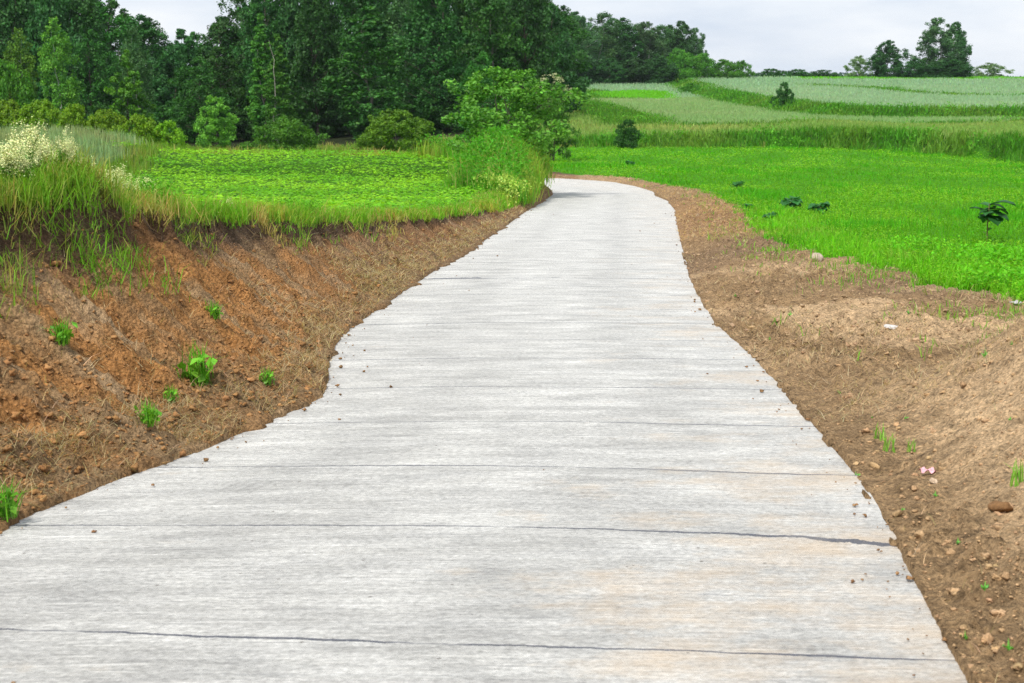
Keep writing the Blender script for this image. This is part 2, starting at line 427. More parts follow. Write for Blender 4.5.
# ground: two soils, sand and vegetation underlay come from the vertex colours, grain from noise
def ground_mat():
    m, nt, ns, ls = new_mat('ground')
    at = nd(ns, 'ShaderNodeVertexColor', layer_name='col')
    tc = nd(ns, 'ShaderNodeTexCoord')
    n1 = nd(ns, 'ShaderNodeTexNoise', inp={'Scale': 9, 'Detail': 8, 'Roughness': .7}); ls.new(tc.outputs['Object'], n1.inputs['Vector'])
    n2 = nd(ns, 'ShaderNodeTexNoise', inp={'Scale': 55, 'Detail': 6, 'Roughness': .7}); ls.new(tc.outputs['Object'], n2.inputs['Vector'])
    vo = nd(ns, 'ShaderNodeTexVoronoi', inp={'Scale': 38, 'Randomness': 1}); ls.new(tc.outputs['Object'], vo.inputs['Vector'])
    a = nd(ns, 'ShaderNodeMapRange', inp={1: .32, 2: .66, 3: .52, 4: 1.4}); ls.new(n1.outputs[0], a.inputs[0])
    b = nd(ns, 'ShaderNodeMapRange', inp={1: .32, 2: .66, 3: .55, 4: 1.4}); ls.new(n2.outputs[0], b.inputs[0])
    mm = nd(ns, 'ShaderNodeMath', operation='MULTIPLY'); ls.new(a.outputs[0], mm.inputs[0]); ls.new(b.outputs[0], mm.inputs[1])
    mu = nd(ns, 'ShaderNodeMixRGB', blend_type='MULTIPLY', inp={0: 1}); ls.new(at.outputs[0], mu.inputs[1]); ls.new(mm.outputs[0], mu.inputs[2])
    # scattered pale straw / pebble flecks
    n3 = nd(ns, 'ShaderNodeTexNoise', inp={'Scale': 130, 'Detail': 2}); ls.new(tc.outputs['Object'], n3.inputs['Vector'])
    fl = nd(ns, 'ShaderNodeMapRange', inp={1: .70, 2: .76, 3: 0, 4: .55}); ls.new(n3.outputs[0], fl.inputs[0])
    mx = nd(ns, 'ShaderNodeMixRGB', inp={2: (.42, .33, .22, 1)}); ls.new(fl.outputs[0], mx.inputs[0]); ls.new(mu.outputs[0], mx.inputs[1])
    pb = nd(ns, 'ShaderNodeBsdfPrincipled', inp={'Roughness': .95, 'Specular IOR Level': .1}); ls.new(mx.outputs[0], pb.inputs['Base Color'])
    h = nd(ns, 'ShaderNodeMath', operation='MULTIPLY_ADD', inp={1: .5}); ls.new(n2.outputs[0], h.inputs[0]); ls.new(n1.outputs[0], h.inputs[2])
    h2 = nd(ns, 'ShaderNodeMath', operation='MULTIPLY_ADD', inp={1: -.45}); ls.new(vo.outputs['Distance'], h2.inputs[0]); ls.new(h.outputs[0], h2.inputs[2])
    bu = nd(ns, 'ShaderNodeBump', inp={'Strength': 1.0, 'Distance': .085}); ls.new(h2.outputs[0], bu.inputs['Height']); ls.new(bu.outputs[0], pb.inputs['Normal'])
    out = nd(ns, 'ShaderNodeOutputMaterial'); ls.new(pb.outputs[0], out.inputs[0])
    return m

# cover -> ground albedo
CC = {SOIL: (.30, .17, .075), LIP: (.09, .12, .025), BEAN: (.06, .17, .01), WEED: (.05, .10, .012), LWHEAT: (.12, .2, .09), ROUGH: (.10, .16, .03),
      CLOVER: (.07, .28, .008), BANK: (.04, .12, .012), GOLD: (.16, .2, .05), PALE: (.14, .25, .1), BLUE: (.16, .27, .15), BRIGHTG: (.1, .3, .015), FOREST: (.025, .035, .012)}
gcol = np.zeros(GX.shape + (3,))
for k, v in CC.items(): gcol[VC == k] = v
ochre, dark, sand, brown = (np.array(c) for c in ((.46, .225, .080), (.15, .10, .066), (.68, .475, .275), (.355, .235, .125)))
n_a = fbm(GX * 1.1, GY * 1.1, 201, 4); n_b = fbm(GX * .35, GY * .35, 211, 3); n_c = fbm(GY * 3.6 + .4 * GU, GU * .9, 221, 4, .6)
def mixc(a, b, t): return a * (1 - t[..., None]) + b * t[..., None]
sl = np.broadcast_to(ochre, gcol.shape)
sl = mixc(sl, brown, sstep(.45, .62, n_c) * .8)
sl = mixc(sl, sand * .85, sstep(.52, .7, n_c * .6 + n_a * .4) * .6)
sl = mixc(sl, dark * 1.35, sstep(11, 24, GY) * .55)
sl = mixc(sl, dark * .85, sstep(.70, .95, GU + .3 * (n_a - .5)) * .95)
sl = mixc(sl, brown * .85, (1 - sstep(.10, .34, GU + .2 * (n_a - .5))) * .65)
sr = np.broadcast_to(brown * 1.08, gcol.shape)
mnd_m = (1 - sstep(9.4, 10.7, GY - .12 * GRD)) * sstep(.1, .75, GRD)
sr = mixc(sr, sand, mnd_m * (.6 + .4 * sstep(.35, .65, n_a)))
sr = mixc(sr, sand * 1.05, sstep(.47, .6, fbm(GX * .9, GY * .55, 231, 3)) * sstep(10.5, 13, GY) * (1 - sstep(17, 24, GY)) * .85)
sr = mixc(sr, dark * 1.4, sstep(.5, .7, n_b) * sstep(9, 12, GY) * .45)
sr = mixc(sr, ochre, sstep(24, 34, GY) * (1 - sstep(44, 56, GY)) * .25)
sr = mixc(sr, sand * .75, sstep(58, 75, GY) * .5)
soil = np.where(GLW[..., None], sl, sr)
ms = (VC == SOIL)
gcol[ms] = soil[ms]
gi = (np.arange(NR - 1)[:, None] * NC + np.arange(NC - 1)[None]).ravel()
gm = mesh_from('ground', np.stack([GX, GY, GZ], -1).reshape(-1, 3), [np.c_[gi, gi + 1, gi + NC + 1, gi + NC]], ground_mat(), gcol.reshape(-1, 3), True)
link('ground', gm, kind='structure', label='rolling farmland of bare soil, green crops and grassy terraces')

# ------------------------------------------------------------------ road
def road_mat():
    m, nt, ns, ls = new_mat('concrete')
    uv = nd(ns, 'ShaderNodeUVMap', uv_map='road')
    def noise(sx, sy, scale=1, detail=4, rough=.6):
        mp = nd(ns, 'ShaderNodeMapping'); mp.inputs['Scale'].default_value = (sx, sy, 1); ls.new(uv.outputs[0], mp.inputs[0])
        n = nd(ns, 'ShaderNodeTexNoise', inp={'Scale': scale, 'Detail': detail, 'Roughness': rough}); ls.new(mp.outputs[0], n.inputs['Vector'])
        return n.outputs[0]
    def rng_(src, a, b, c, d):
        r = nd(ns, 'ShaderNodeMapRange', inp={1: a, 2: b, 3: c, 4: d}); ls.new(src, r.inputs[0]); return r.outputs[0]
    def math_(op, a, b):
        r = nd(ns, 'ShaderNodeMath', operation=op)
        for i, x in enumerate((a, b)):
            if isinstance(x, (int, float)): r.inputs[i].default_value = x
            else: ls.new(x, r.inputs[i])
        return r.outputs[0]
    def mix(fac, a, b, bt='MIX'):
        r = nd(ns, 'ShaderNodeMixRGB', blend_type=bt)
        if isinstance(fac, float): r.inputs[0].default_value = fac
        else: ls.new(fac, r.inputs[0])
        for i, x in ((1, a), (2, b)):
            if isinstance(x, tuple): r.inputs[i].default_value = x
            else: ls.new(x, r.inputs[i])
        return r.outputs[0]
    broad = noise(1.1, 3.6, 1, 8, .7); streak = noise(2.4, 19, 1, 9, .74); line = noise(1.7, 34, 1, 7, .65); fine = noise(4, 60, 1, 6, .7)
    grain = noise(30, 40, 1, 6, .8); mott = noise(1.7, 2.6, 1, 9, .78); brk = noise(2.2, 3.0, 1, 5, .7)
    c = mix(rng_(broad, .36, .64, 0, 1), (.44, .435, .415, 1), (.61, .605, .58, 1))
    c = mix(1.0, c, mix(rng_(streak, .34, .66, 0, 1), (.87, .87, .865, 1), (1.1, 1.1, 1.1, 1)), 'MULTIPLY')
    c = mix(1.0, c, mix(rng_(mott, .32, .68, 0, 1), (.76, .765, .775, 1), (1.16, 1.16, 1.15, 1)), 'MULTIPLY')
    c = mix(1.0, c, mix(rng_(grain, .3, .7, 0, 1), (.50, .50, .50, 1), (1.36, 1.36, 1.36, 1)), 'MULTIPLY')
    # ridges of the screed: thin pale and dark lines, broken along their length
    c = mix(math_('MULTIPLY', rng_(line, .585, .63, 0, .75), rng_(brk, .44, .58, 0, 1)), c, (.74, .735, .70, 1))
    c = mix(math_('MULTIPLY', rng_(line, .415, .37, 0, .6), rng_(brk, .56, .42, 0, 1)), c, (.25, .25, .25, 1))
    # earth stains, stronger near the right edge
    sep = nd(ns, 'ShaderNodeSeparateXYZ'); ls.new(uv.outputs[0], sep.inputs[0])
    S, T = sep.outputs[0], sep.outputs[1]
    st = noise(1.1, 1.5, 1, 8, .72)
    edge = rng_(S, 1.8, 3.8, -.02, .17)
    stm = rng_(math_('ADD', st, edge), .60, .78, 0, .5)
    near = rng_(T, 6, 22, 1, .35)
    c = mix(math_('MULTIPLY', stm, near), c, (.55, .41, .26, 1))
    # joints every ~1.3 m, broken and slightly wavy
    wob = noise(.7, .25, 1, 4); wob2 = noise(9, 3, 1, 5, .7); irr = noise(.03, .55, 1, 2); tilt = rng_(T, 2.5, 9, .09, .0)
    t2 = math_('ADD', math_('ADD', math_('ADD', T, math_('MULTIPLY', S, tilt)), math_('MULTIPLY', irr, 1.6)), math_('ADD', math_('MULTIPLY', math_('SUBTRACT', wob, .5), .13), math_('MULTIPLY', math_('SUBTRACT', wob2, .5), .05)))
    fr = math_('FRACT', math_('MULTIPLY', t2, 1 / 1.37), 0)
    dist = math_('ABSOLUTE', math_('SUBTRACT', fr, .5), 0)
    pres = noise(1.1, .74, 1, 4, .7)
    wid = rng_(pres, .36, .66, .005, .0105)
    jm = math_('MULTIPLY', math_('LESS_THAN', dist, wid), math_('MULTIPLY', rng_(pres, .32, .47, .2, .97), rng_(grain, .3, .55, .55, 1)))
    c = mix(jm, c, (.11, .12, .15, 1))
    # dark specks
    pt = nd(ns, 'ShaderNodeTexVoronoi', inp={'Scale': 17}); ls.new(uv.outputs[0], pt.inputs['Vector'])
    pits = math_('LESS_THAN', math_('ADD', pt.outputs['Distance'], math_('MULTIPLY', grain, .25)), .19)
    c = mix(math_('MULTIPLY', pits, rng_(mott, .4, .6, .65, .1)), c, (.17, .165, .16, 1))
    trk = rng_(math_('ABSOLUTE', math_('SUBTRACT', math_('ABSOLUTE', math_('SUBTRACT', S, 1.75), 0), .85), 0), .05, .45, .93, 1.0)
    c = mix(1.0, c, trk, 'MULTIPLY')
    vo = nd(ns, 'ShaderNodeTexVoronoi', inp={'Scale': 5.5}); ls.new(uv.outputs[0], vo.inputs['Vector'])
    sp = math_('LESS_THAN', math_('ADD', vo.outputs['Distance'], math_('MULTIPLY', grain, .06)), .075)
    c = mix(math_('MULTIPLY', sp, .75), c, (.10, .085, .07, 1))
    pb = nd(ns, 'ShaderNodeBsdfPrincipled', inp={'Roughness': .85, 'Specular IOR Level': .25}); ls.new(c, pb.inputs['Base Color'])
    hgt = math_('ADD', math_('ADD', math_('MULTIPLY', fine, .6), math_('MULTIPLY', line, .9)), math_('ADD', math_('MULTIPLY', grain, .25), math_('MULTIPLY', jm, -1.0)))
    bu = nd(ns, 'ShaderNodeBump', inp={'Strength': .8, 'Distance': .022}); ls.new(hgt, bu.inputs['Height']); ls.new(bu.outputs[0], pb.inputs['Normal'])
    out = nd(ns, 'ShaderNodeOutputMaterial'); ls.new(pb.outputs[0], out.inputs[0])
    return m
def smooth_poly(P, n):
    A, L = resample(P, n * 8)
    k = max(3, n // 14) * 2 + 1
    # lighter smoothing close to the camera (points are dense there in the picture)
    ker = np.hanning(25 + 2)[1:-1]; ker /= ker.sum()
    Q = np.stack([np.convolve(np.pad(A[:, i], 12, mode='reflect', reflect_type='odd'), ker, 'valid') for i in (0, 1)], 1)
    return Q[::8]
def build_road():
    # pair the edges by matching parameter: use Y for the straight stretch, arc length round the bend
    n = 900
    ys = np.r_[np.geomspace(2.6, 57, 700)]
    L1 = np.c_[np.interp(ys, LWa[:22, 1], LWa[:22, 0]), ys]
    R1 = np.c_[np.interp(ys, RWa[:20, 1], RWa[:20, 0]), ys]
    Lr, _ = resample([tuple(L1[-1])] + [tuple(p) for p in LWa[22:]], 121)
    iR = [tuple(R1[-1])] + [tuple(p) for p in RWa if p[1] > 57.2]
    Rr_, _ = resample(iR, 121)
    Lp = np.vstack([L1, Lr[1:]]); Rp = np.vstack([R1, Rr_[1:]])
    for P in (Lp, Rp):
        ker = np.hanning(17)[1:-1]; ker /= ker.sum()
        for i in (0,):
            P[:, i] = np.convolve(np.pad(P[:, i], 7, mode='edge'), ker, 'valid')
    dk = np.arange(len(Lp))
    Lp[:, 0] += (fbm(Lp[:, 1] * 2.2, dk * 0., 301, 4) - .5) * .05
    Rp[:, 0] += (fbm(Rp[:, 1] * 2.2, dk * 0., 311, 4) - .5) * .05
    k = 21
    w = np.linspace(0, 1, k)
    P = Lp[:, None] * (1 - w)[None, :, None] + Rp[:, None] * w[None, :, None]
    z = zr(np.minimum(P[..., 1], 110)) + .012 * (fbm(P[..., 0] * .8, P[..., 1] * .8, 321, 3) - .5) + .02 * np.sin(w * math.pi)[None]
    mid_ = (Lp + Rp) / 2
    t = np.r_[0, np.cumsum(np.hypot(*np.diff(mid_, axis=0).T))]
    wid = np.hypot(*(Rp - Lp).T)
    S = w[None] * wid[:, None]; T = np.repeat(t[:, None], k, 1)
    # skirts
    V = np.dstack([P, z])
    lo = V.copy(); lo[..., 2] -= .16
    V = np.concatenate([lo[:, :1], V[:, :1], V, V[:, -1:], lo[:, -1:]], 1)
    S = np.concatenate([S[:, :1] - .16, S[:, :1], S, S[:, -1:], S[:, -1:] + .16], 1); T = np.concatenate([T[:, :1], T[:, :1], T, T[:, -1:], T[:, -1:]], 1)
    K = k + 4; nn = len(V)
    i = (np.arange(nn - 1)[:, None] * K + np.array([j for j in range(K - 1) if j not in (1, K - 3)])[None]).ravel()
    F_ = np.c_[i, i + 1, i + K + 1, i + K]
    me = mesh_from('road', V.reshape(-1, 3), [F_], road_mat(), None, True)
    uvl = me.uv_layers.new(name='road')
    ST = np.stack([S, T], -1).reshape(-1, 2).astype(np.float32)
    uvl.data.foreach_set('uv', ST[F_.ravel()].ravel())
    sh = [False if False else True]
    o = link('road', me, kind='structure', label='pale concrete farm road with dark transverse joints curving left')
    return o
build_road()

# ------------------------------------------------------------------ scattering over the ground sheet
E1 = np.stack([np.diff(GX, axis=1)[:-1], np.zeros((NR - 1, NC - 1)), np.diff(GZ, axis=1)[:-1]], -1)
E2 = np.stack([np.diff(GX, axis=0)[:, :-1], np.diff(GY, axis=0)[:, :-1], np.diff(GZ, axis=0)[:, :-1]], -1)
NRM = np.cross(E1, E2); AREA = np.linalg.norm(NRM, axis=-1); NRM /= AREA[..., None] + 1e-12
VX, VY, VZ = -QX, -QY, ZC - QZ
DD = np.sqrt(VX ** 2 + VY ** 2 + VZ ** 2)
COSV = np.clip((NRM[..., 0] * VX + NRM[..., 1] * VY + NRM[..., 2] * VZ) / DD, 0, 1)
PXC = CX + F * QX / (QY * math.cos(PIT) + (ZC - QZ) * math.sin(PIT))
INV = (PXC > -160) & (PXC < 1184) & (QY < 420) & (QY > 3)
# hide what lies deep behind a crest: keep everything, it is cheap
def sample(mask, n, hterm=.05, extra=None):
    w = np.where(mask & INV & (QRD > .01), AREA * (COSV + hterm) / DD ** 2, 0)
    if extra is not None: w = w * extra
    w = w.ravel(); cs = np.cumsum(w)
    if cs[-1] <= 0: return np.zeros((0, 3)), np.zeros((0, 3)), np.zeros(0, int)
    k = np.searchsorted(cs, rng.uniform(0, cs[-1], n))
    k = np.minimum(k, len(w) - 1)
    j, i = k // (NC - 1), k % (NC - 1)
    a, b = rng.uniform(size=n), rng.uniform(size=n)
    def bl(A): return (A[j, i] * (1 - a) + A[j, i + 1] * a) * (1 - b) + (A[j + 1, i] * (1 - a) + A[j + 1, i + 1] * a) * b
    return np.c_[bl(GX), bl(GY), bl(GZ)], NRM[j, i], k
def tinted(base, n, amp=.25, alt=None, f=None, hue=.06):
    c = np.repeat(np.array(base, float)[None], n, 0)
    if alt is not None:
        c = c * (1 - f[:, None]) + np.array(alt, float)[None] * f[:, None]
    return c * (1 + amp * rng.normal(size=(n, 1)) * .6).clip(.35, 1.9) * (1 + hue * rng.normal(size=(n, 3)))
def lean_xy(n, amt):
    th = rng.uniform(0, 2 * math.pi, n); r = np.abs(rng.normal(size=n)).clip(0, 1.7) * amt
    return np.c_[np.cos(th) * r, np.sin(th) * r]
def tufts(mb, P, nb, h, hs, w0, wpx, lean, col, alt=None, altp=.3, spread=.05, patch=None, amp=.25):
    """nb blades per foot point"""
    n = len(P); Q = np.repeat(P, nb, 0); m = len(Q)
    D = Q[:, 1]
    Q[:, :2] += rng.normal(size=(m, 2)) * spread * (1 + D[:, None] * .01)
    hh = np.repeat(h * np.exp(hs * rng.normal(size=n).clip(-2, 1.25)), nb) * rng.uniform(.6, 1.1, m)
    w = np.maximum(w0, wpx * D / F) * rng.uniform(.7, 1.3, m)
    f = None
    if alt is not None:
        pn = fbm(Q[:, 0] * (patch or 1), Q[:, 1] * (patch or 1), 401, 3)
        f = np.clip((pn - .5) * 3 + altp + .25 * rng.normal(size=m), 0, 1)
    mb.blades(Q - np.c_[np.zeros((m, 2)), hh * .06], hh, w, lean_xy(m, lean) * hh[:, None], tinted(col, m, amp, alt, f))

# --- left lip grass
mb = MB(); near = 1
P, N, k = sample(QC == LIP, 8200, .35, .45 + .55 * sstep(11, 14, QY))
tufts(mb, P, 7, .13, .5, .006, .8, .45, (.17, .42, .02), (.42, .38, .07), .12, .05, .8)
P, N, k = sample(QC == LIP, 1500, .3)          # tall seed stems
tufts(mb, P, 2, .25, .3, .004, .55, .45, (.42, .37, .12), (.3, .36, .06), .4, .03, .8)
face = QLW & QLEFT & (QU > .62) & (QU < 1.02) & (QY < 26)
P, N, k = sample(face, 560, .3, sstep(.50, .66, fbm(QX * 1.9, QY * 1.5, 671, 3)) * sstep(.58, .85, QU))
tufts(mb, P, 8, .13, .5, .006, .8, 1.0, (.14, .34, .02), (.44, .36, .12), .35, .07, 1.2)
lip_edge = (QLW & QLEFT & (QU > .96) & (QU < 1.16) & (QY < 40))
P, N, k = sample(lip_edge, 2600, .35)          # turf hanging over the edge
Q = P.copy()
tufts(mb, Q, 6, .15, .45, .006, .8, .9, (.15, .36, .02), (.46, .36, .12), .35, .05, 1.2)
P, N, k = sample((QC == LIP) & (QY < 40), 1500, .3, sstep(.48, .6, fbm(QX * 1.1, QY * 1.1, 681, 3)) + .02); n = len(P)   # leafy weeds among the grass
for rep in range(8):
    mb.leaves(P + np.c_[rng.normal(size=(n, 2)) * .05, rng.uniform(.04, .26, n)], rng.uniform(.02, .05, n), tinted((.14, .40, .025), n, .3), .4, .45)
mb.build('grass', M_GRASS, kind='stuff', label='tall uneven grass with golden seed stems along the top of the cut bank')

# --- dry roots, straw and dead grass on the bank toe and lip
mb = MB()
P, N, k = sample(lip_edge, 1500, .3)
n = len(P)
ln = np.c_[np.abs(rng.normal(size=n)) * .12 + .03, rng.normal(size=n) * .07]
mb.blades(P + N * .02, -rng.uniform(.08, .3, n), rng.uniform(.004, .012, n), ln, tinted((.16, .11, .07), n, .4), 0)
def flat_straw(P, N, n, L, w, c, amp=.35):
    th = rng.uniform(0, 2 * math.pi, n); l = L * rng.uniform(.4, 1.3, n)
    mb.blades(P + N * .012, rng.uniform(.01, .07, n), np.maximum(w, P[:, 1] * .6 / F) * rng.uniform(.7, 1.3, n), np.c_[np.cos(th) * l, np.sin(th) * l], tinted(c, n, amp), 0)
toe = QLW & QLEFT & (QC == SOIL)
hay = sstep(.45, .62, fbm(QX * 1.6, QY * 1.6, 501, 3)) * np.exp(-((QU - .18) / .2) ** 2) * (.35 + .65 * sstep(7, 12, QY)) + .05
P, N, k = sample(toe, 6500, .15, hay); flat_straw(P, N, len(P), .16, .004, (.46, .36, .20))
P, N, k = sample(toe & (QY > 7) & (QU < .3), 2600, .15, sstep(.5, .62, fbm(QX * 2.6, QY * 2.6, 521, 3)) + .04)   # matted dead tufts along the slab
th = rng.uniform(0, 6.28, len(P)); n = len(P)
mb.blades(P, rng.uniform(.02, .10, n), np.maximum(.004, P[:, 1] * .6 / F), np.c_[np.cos(th), np.sin(th)] * rng.uniform(.05, .2, (n, 1)), tinted((.40, .32, .18), n, .45), 0)
P, N, k = sample(toe & (QY > 17), 4200, .15, np.exp(-((QU - .35) / .3) ** 2)); flat_straw(P, N, len(P), .18, .005, (.44, .36, .19))
sr_ = ~QLW & (QC == SOIL)
hr = sstep(.46, .64, fbm(QX * 1.2, QY * 1.2, 511, 3)) + .1
P, N, k = sample(sr_ & (QY > 9), 3800, .1, hr); flat_straw(P, N, len(P), .10, .003, (.50, .40, .25))
P, N, k = sample(sr_ & (QY > 28), 2600, .1); flat_straw(P, N, len(P), .22, .005, (.55, .38, .20))
P, N, k = sample(sr_ & (QY < 10), 350, .1); flat_straw(P, N, len(P), .07, .003, (.46, .36, .22))
mb.build('dry_straw', M_GRASS, kind='stuff', label='dead straw and torn roots strewn over the bare verges')

# --- soil clods and crumbs
def ico():
    t = (1 + 5 ** .5) / 2
    V = np.array([(-1, t, 0), (1, t, 0), (-1, -t, 0), (1, -t, 0), (0, -1, t), (0, 1, t), (0, -1, -t), (0, 1, -t), (t, 0, -1), (t, 0, 1), (-t, 0, -1), (-t, 0, 1)], float)
    V /= np.linalg.norm(V[0])
    Fc = [(0, 11, 5), (0, 5, 1), (0, 1, 7), (0, 7, 10), (0, 10, 11), (1, 5, 9), (5, 11, 4), (11, 10, 2), (10, 7, 6), (7, 1, 8), (3, 9, 4), (3, 4, 2), (3, 2, 6), (3, 6, 8), (3, 8, 9), (4, 9, 5), (2, 4, 11), (6, 2, 10), (8, 6, 7), (9, 8, 1)]
    V = list(map(tuple, V)); cache = {}
    def midp(a, b):
        key = (min(a, b), max(a, b))
        if key not in cache:
            p = np.array(V[a]) + np.array(V[b]); V.append(tuple(p / np.linalg.norm(p))); cache[key] = len(V) - 1
        return cache[key]
    G = []
    for a, b, c in Fc:
        x, y, z = midp(a, b), midp(b, c), midp(c, a); G += [(a, x, z), (b, y, x), (c, z, y), (x, y, z)]
    return np.array(V), np.array(G)
IV, IF = ico()
def lumps(mb, P, r, c, flat=.65, rough=.28):
    for p, rr, cc in zip(P, r, c):
        d = IV * (1 + rough * rng.normal(size=(len(IV), 1)).clip(-1.6, 1.6)) * np.array([1, rng.uniform(.6, 1), flat]) * rr
        a = rng.uniform(0, 6.28); ca, sa = math.cos(a), math.sin(a)
        d = np.c_[d[:, 0] * ca - d[:, 1] * sa, d[:, 0] * sa + d[:, 1] * ca, d[:, 2]]
        mb.add(p + d, IF, cc)
mb = MB()
for mask, n, r0, hx, c in ((toe, 4200, .015, np.exp(-((QU - .2) / .25) ** 2) + .15, (.33, .175, .072)), (sr_ & (QY < 12), 3600, .010, None, (.42, .275, .15)), (sr_ & (QY >= 12), 2400, .016, None, (.36, .245, .145))):
    P, N, k = sample(mask, n, .1, hx)
    r = np.clip(r0 * rng.pareto(2.4, n) * .4 + .4 * r0, .004, .024) * (1 + P[:, 1] * .014)
    lumps(mb, P + N * r[:, None] * .12, r, tinted(c, n, .22, hue=.02), .6, .38)
mb.build('soil_clods', M_CLOD, kind='stuff', label='crumbled brown clods lying over the bare verges')
# crumbs on the slab close to its edges and a few further in
mb = MB()
n = 330
yy = np.exp(rng.uniform(math.log(4.3), math.log(45), n)); side = rng.uniform(size=n)
xl, xr = XLf(yy), XRf(yy)
off = np.abs(rng.normal(size=n)) * .12 * np.where(rng.uniform(size=n) < .12, 5, 1)
xx = np.where(side < .55, xl + off, xr - off)
m_ = rng.uniform(size=n) < .10; xx[m_] = (xl + (xr - xl) * rng.uniform(.03, .97, n))[m_]
r = np.clip(.0045 * (rng.pareto(2.4, n) + .6), .003, .012) * (1 + yy * .015)
lumps(mb, np.c_[xx, yy, zr(yy) + r * .3 + .012], r, tinted((.26, .15, .07), n, .3, hue=.02), .6, .4)
mb.build('soil_crumbs', M_CLOD, kind='stuff', label='small earth crumbs scattered on the concrete near its edges')

# --- bean / potato leaves
mb = MB()
row_ = .5 + .5 * np.cos((QX * .97 + QY * .25) / .62 * 2 * math.pi)
P, N, k = sample(QC == BEAN, 50000, .06, .6 + row_)
n = len(P); hh = rng.uniform(.10, .26, n) * (.6 + .6 * fbm(P[:, 0] * 1.3, P[:, 1] * 1.3, 601, 2))
sz = np.maximum(.10, 3.0 * P[:, 1] / F) * rng.uniform(.7, 1.4, n)
pn = fbm(P[:, 0] * .5, P[:, 1] * .5, 611, 3)
mb.leaves(P + np.c_[np.zeros((n, 2)), hh], sz, tinted((.25, .55, .02), n, .28, (.15, .42, .015), sstep(.4, .65, pn)), .78, .85)
mb.build('bean_crop', M_GRASS, kind='stuff', label='low bright green leafy crop covering the field on the left')

# --- wheat on the left rise, rough grass behind
mb = MB()
P, N, k = sample(QC == LWHEAT, 7000, .3); tufts(mb, P, 3, .6, .12, .01, .9, .15, (.24, .38, .17), (.30, .36, .16), .3, .1, .4)
mb.build('wheat_crop', M_GRASS, kind='stuff', label='grey green wheat on the rise at the far left')
mb = MB()
P, N, k = sample((QC == ROUGH) & (QY < 125), 9000, .2); tufts(mb, P, 4, .45, .25, .01, .9, .35, (.15, .30, .03), (.36, .33, .10), .25, .12, .3)
mb.build('rough_grass', M_GRASS, kind='stuff', label='rough meadow grass between the left field and the wood')

# --- clover
mb = MB()
P, N, k = sample(QC == CLOVER, 95000, .06); n = len(P)
pn = fbm(P[:, 0] * .35, P[:, 1] * .15, 405, 3)
mb.leaves(P + np.c_[np.zeros((n, 2)), rng.uniform(.02, .13, n)], np.maximum(.03, 1.7 * P[:, 1] / F) * rng.uniform(.7, 1.4, n), tinted((.095, .31, .008), n, .3, (.20, .46, .016), sstep(.36, .62, pn)), .7, .8)
P, N, k = sample(QC == CLOVER, 26000, .10)
tufts(mb, P, 2, .12, .3, .01, .85, .6, (.11, .34, .008), (.20, .44, .02), .3, .06, .12, .22)
dk = sstep(.66, .74, fbm(QX * .45, QY * .2, 621, 3))
P, N, k = sample((QC == CLOVER) & (QY > 20), 4200, .10, dk + .03)
tufts(mb, P, 4, .20, .3, .012, 1.0, .5, (.09, .38, .012), None, .25, .12, .12)
sw_ = soil_width(QY)
P, N, k = sample((QC == CLOVER) & (QRD < sw_ + 1.2) & (QY < 40), 2600, .15)
tufts(mb, P, 5, .17, .35, .01, .9, .6, (.15, .50, .012), (.25, .42, .05), .2, .06, .7)
P, N, k = sample((QC == CLOVER) & (QRD > 3.0) & (QY < 24) & (QRD - sw_ < 2.2), 1400, .15, sstep(.45, .6, fbm(QX * .9, QY * .9, 651, 3)) + .05); n = len(P)
for rep in range(5):
    mb.leaves(P + np.c_[rng.normal(size=(n, 2)) * .07, rng.uniform(.05, .26, n)], rng.uniform(.04, .085, n), tinted((.15, .50, .02), n, .25), .45, .45)
sp_ = ~QLW & (QC == SOIL) & (QY > 11) & (QY < 80)
P, N, k = sample(sp_, 700, .12, np.exp(-((QRD - sw_) / .9) ** 2) * sstep(.4, .6, fbm(QX * 1.1, QY * 1.1, 691, 3)) + .004)
tufts(mb, P, 5, .10, .5, .008, .8, .8, (.16, .40, .03), (.34, .36, .10), .4, .07, .7)
mb.build('clover_crop', M_GRASS, kind='stuff', label='vivid green low clover field to the right of the road')

# --- far banks and cereals
mb = MB()
bn = fbm(QX * .25, QY * .6, 655, 3)
P, N, k = sample(QC == BANK, 15000, .35); tufts(mb, P, 4, .42, .4, .012, .9, .55, (.075, .27, .016), (.17, .32, .04), .25, .18, .15, .4)
P, N, k = sample((QC == BANK) & (bn > .52), 3500, .35); tufts(mb, P, 5, .55, .3, .012, .8, .8, (.055, .20, .014), (.14, .29, .03), .2, .3, .2, .3)
P, N, k = sample((QC == BANK) & (bn < .4), 900, .35); n = len(P)
for rep in range(6):
    mb.leaves(P + np.c_[rng.normal(size=(n, 2)) * .25, rng.uniform(.1, .7, n)], .2 * rng.uniform(.6, 1.4, n), tinted((.13, .40, .03), n, .25), .4, .6)
mb.build('bank_grass', M_GRASS, kind='stuff', label='darker tall grass on the terrace banks between the far fields')
mb = MB()
P, N, k = sample(QC == GOLD, 14000, .3); tufts(mb, P, 3, .42, .2, .012, .75, .4, (.21, .38, .08), (.36, .42, .12), .3, .2, .08)
mb.build('barley_crop', M_GRASS, kind='stuff', label='yellowish cereal strip above the long grassy bank')
mb = MB()
P, N, k = sample(QC == PALE, 14000, .3); tufts(mb, P, 3, .48, .1, .014, .75, .25, (.27, .44, .17), (.33, .45, .20), .4, .2, .06, .18)
P, N, k = sample(QC == BLUE, 20000, .3); tufts(mb, P, 3, .48, .1, .014, .75, .25, (.30, .47, .28), (.36, .50, .30), .4, .2, .03, .15)
mb.build('rye_crop', M_GRASS, kind='stuff', label='pale blue green cereal fields on the far slope')
mb = MB()
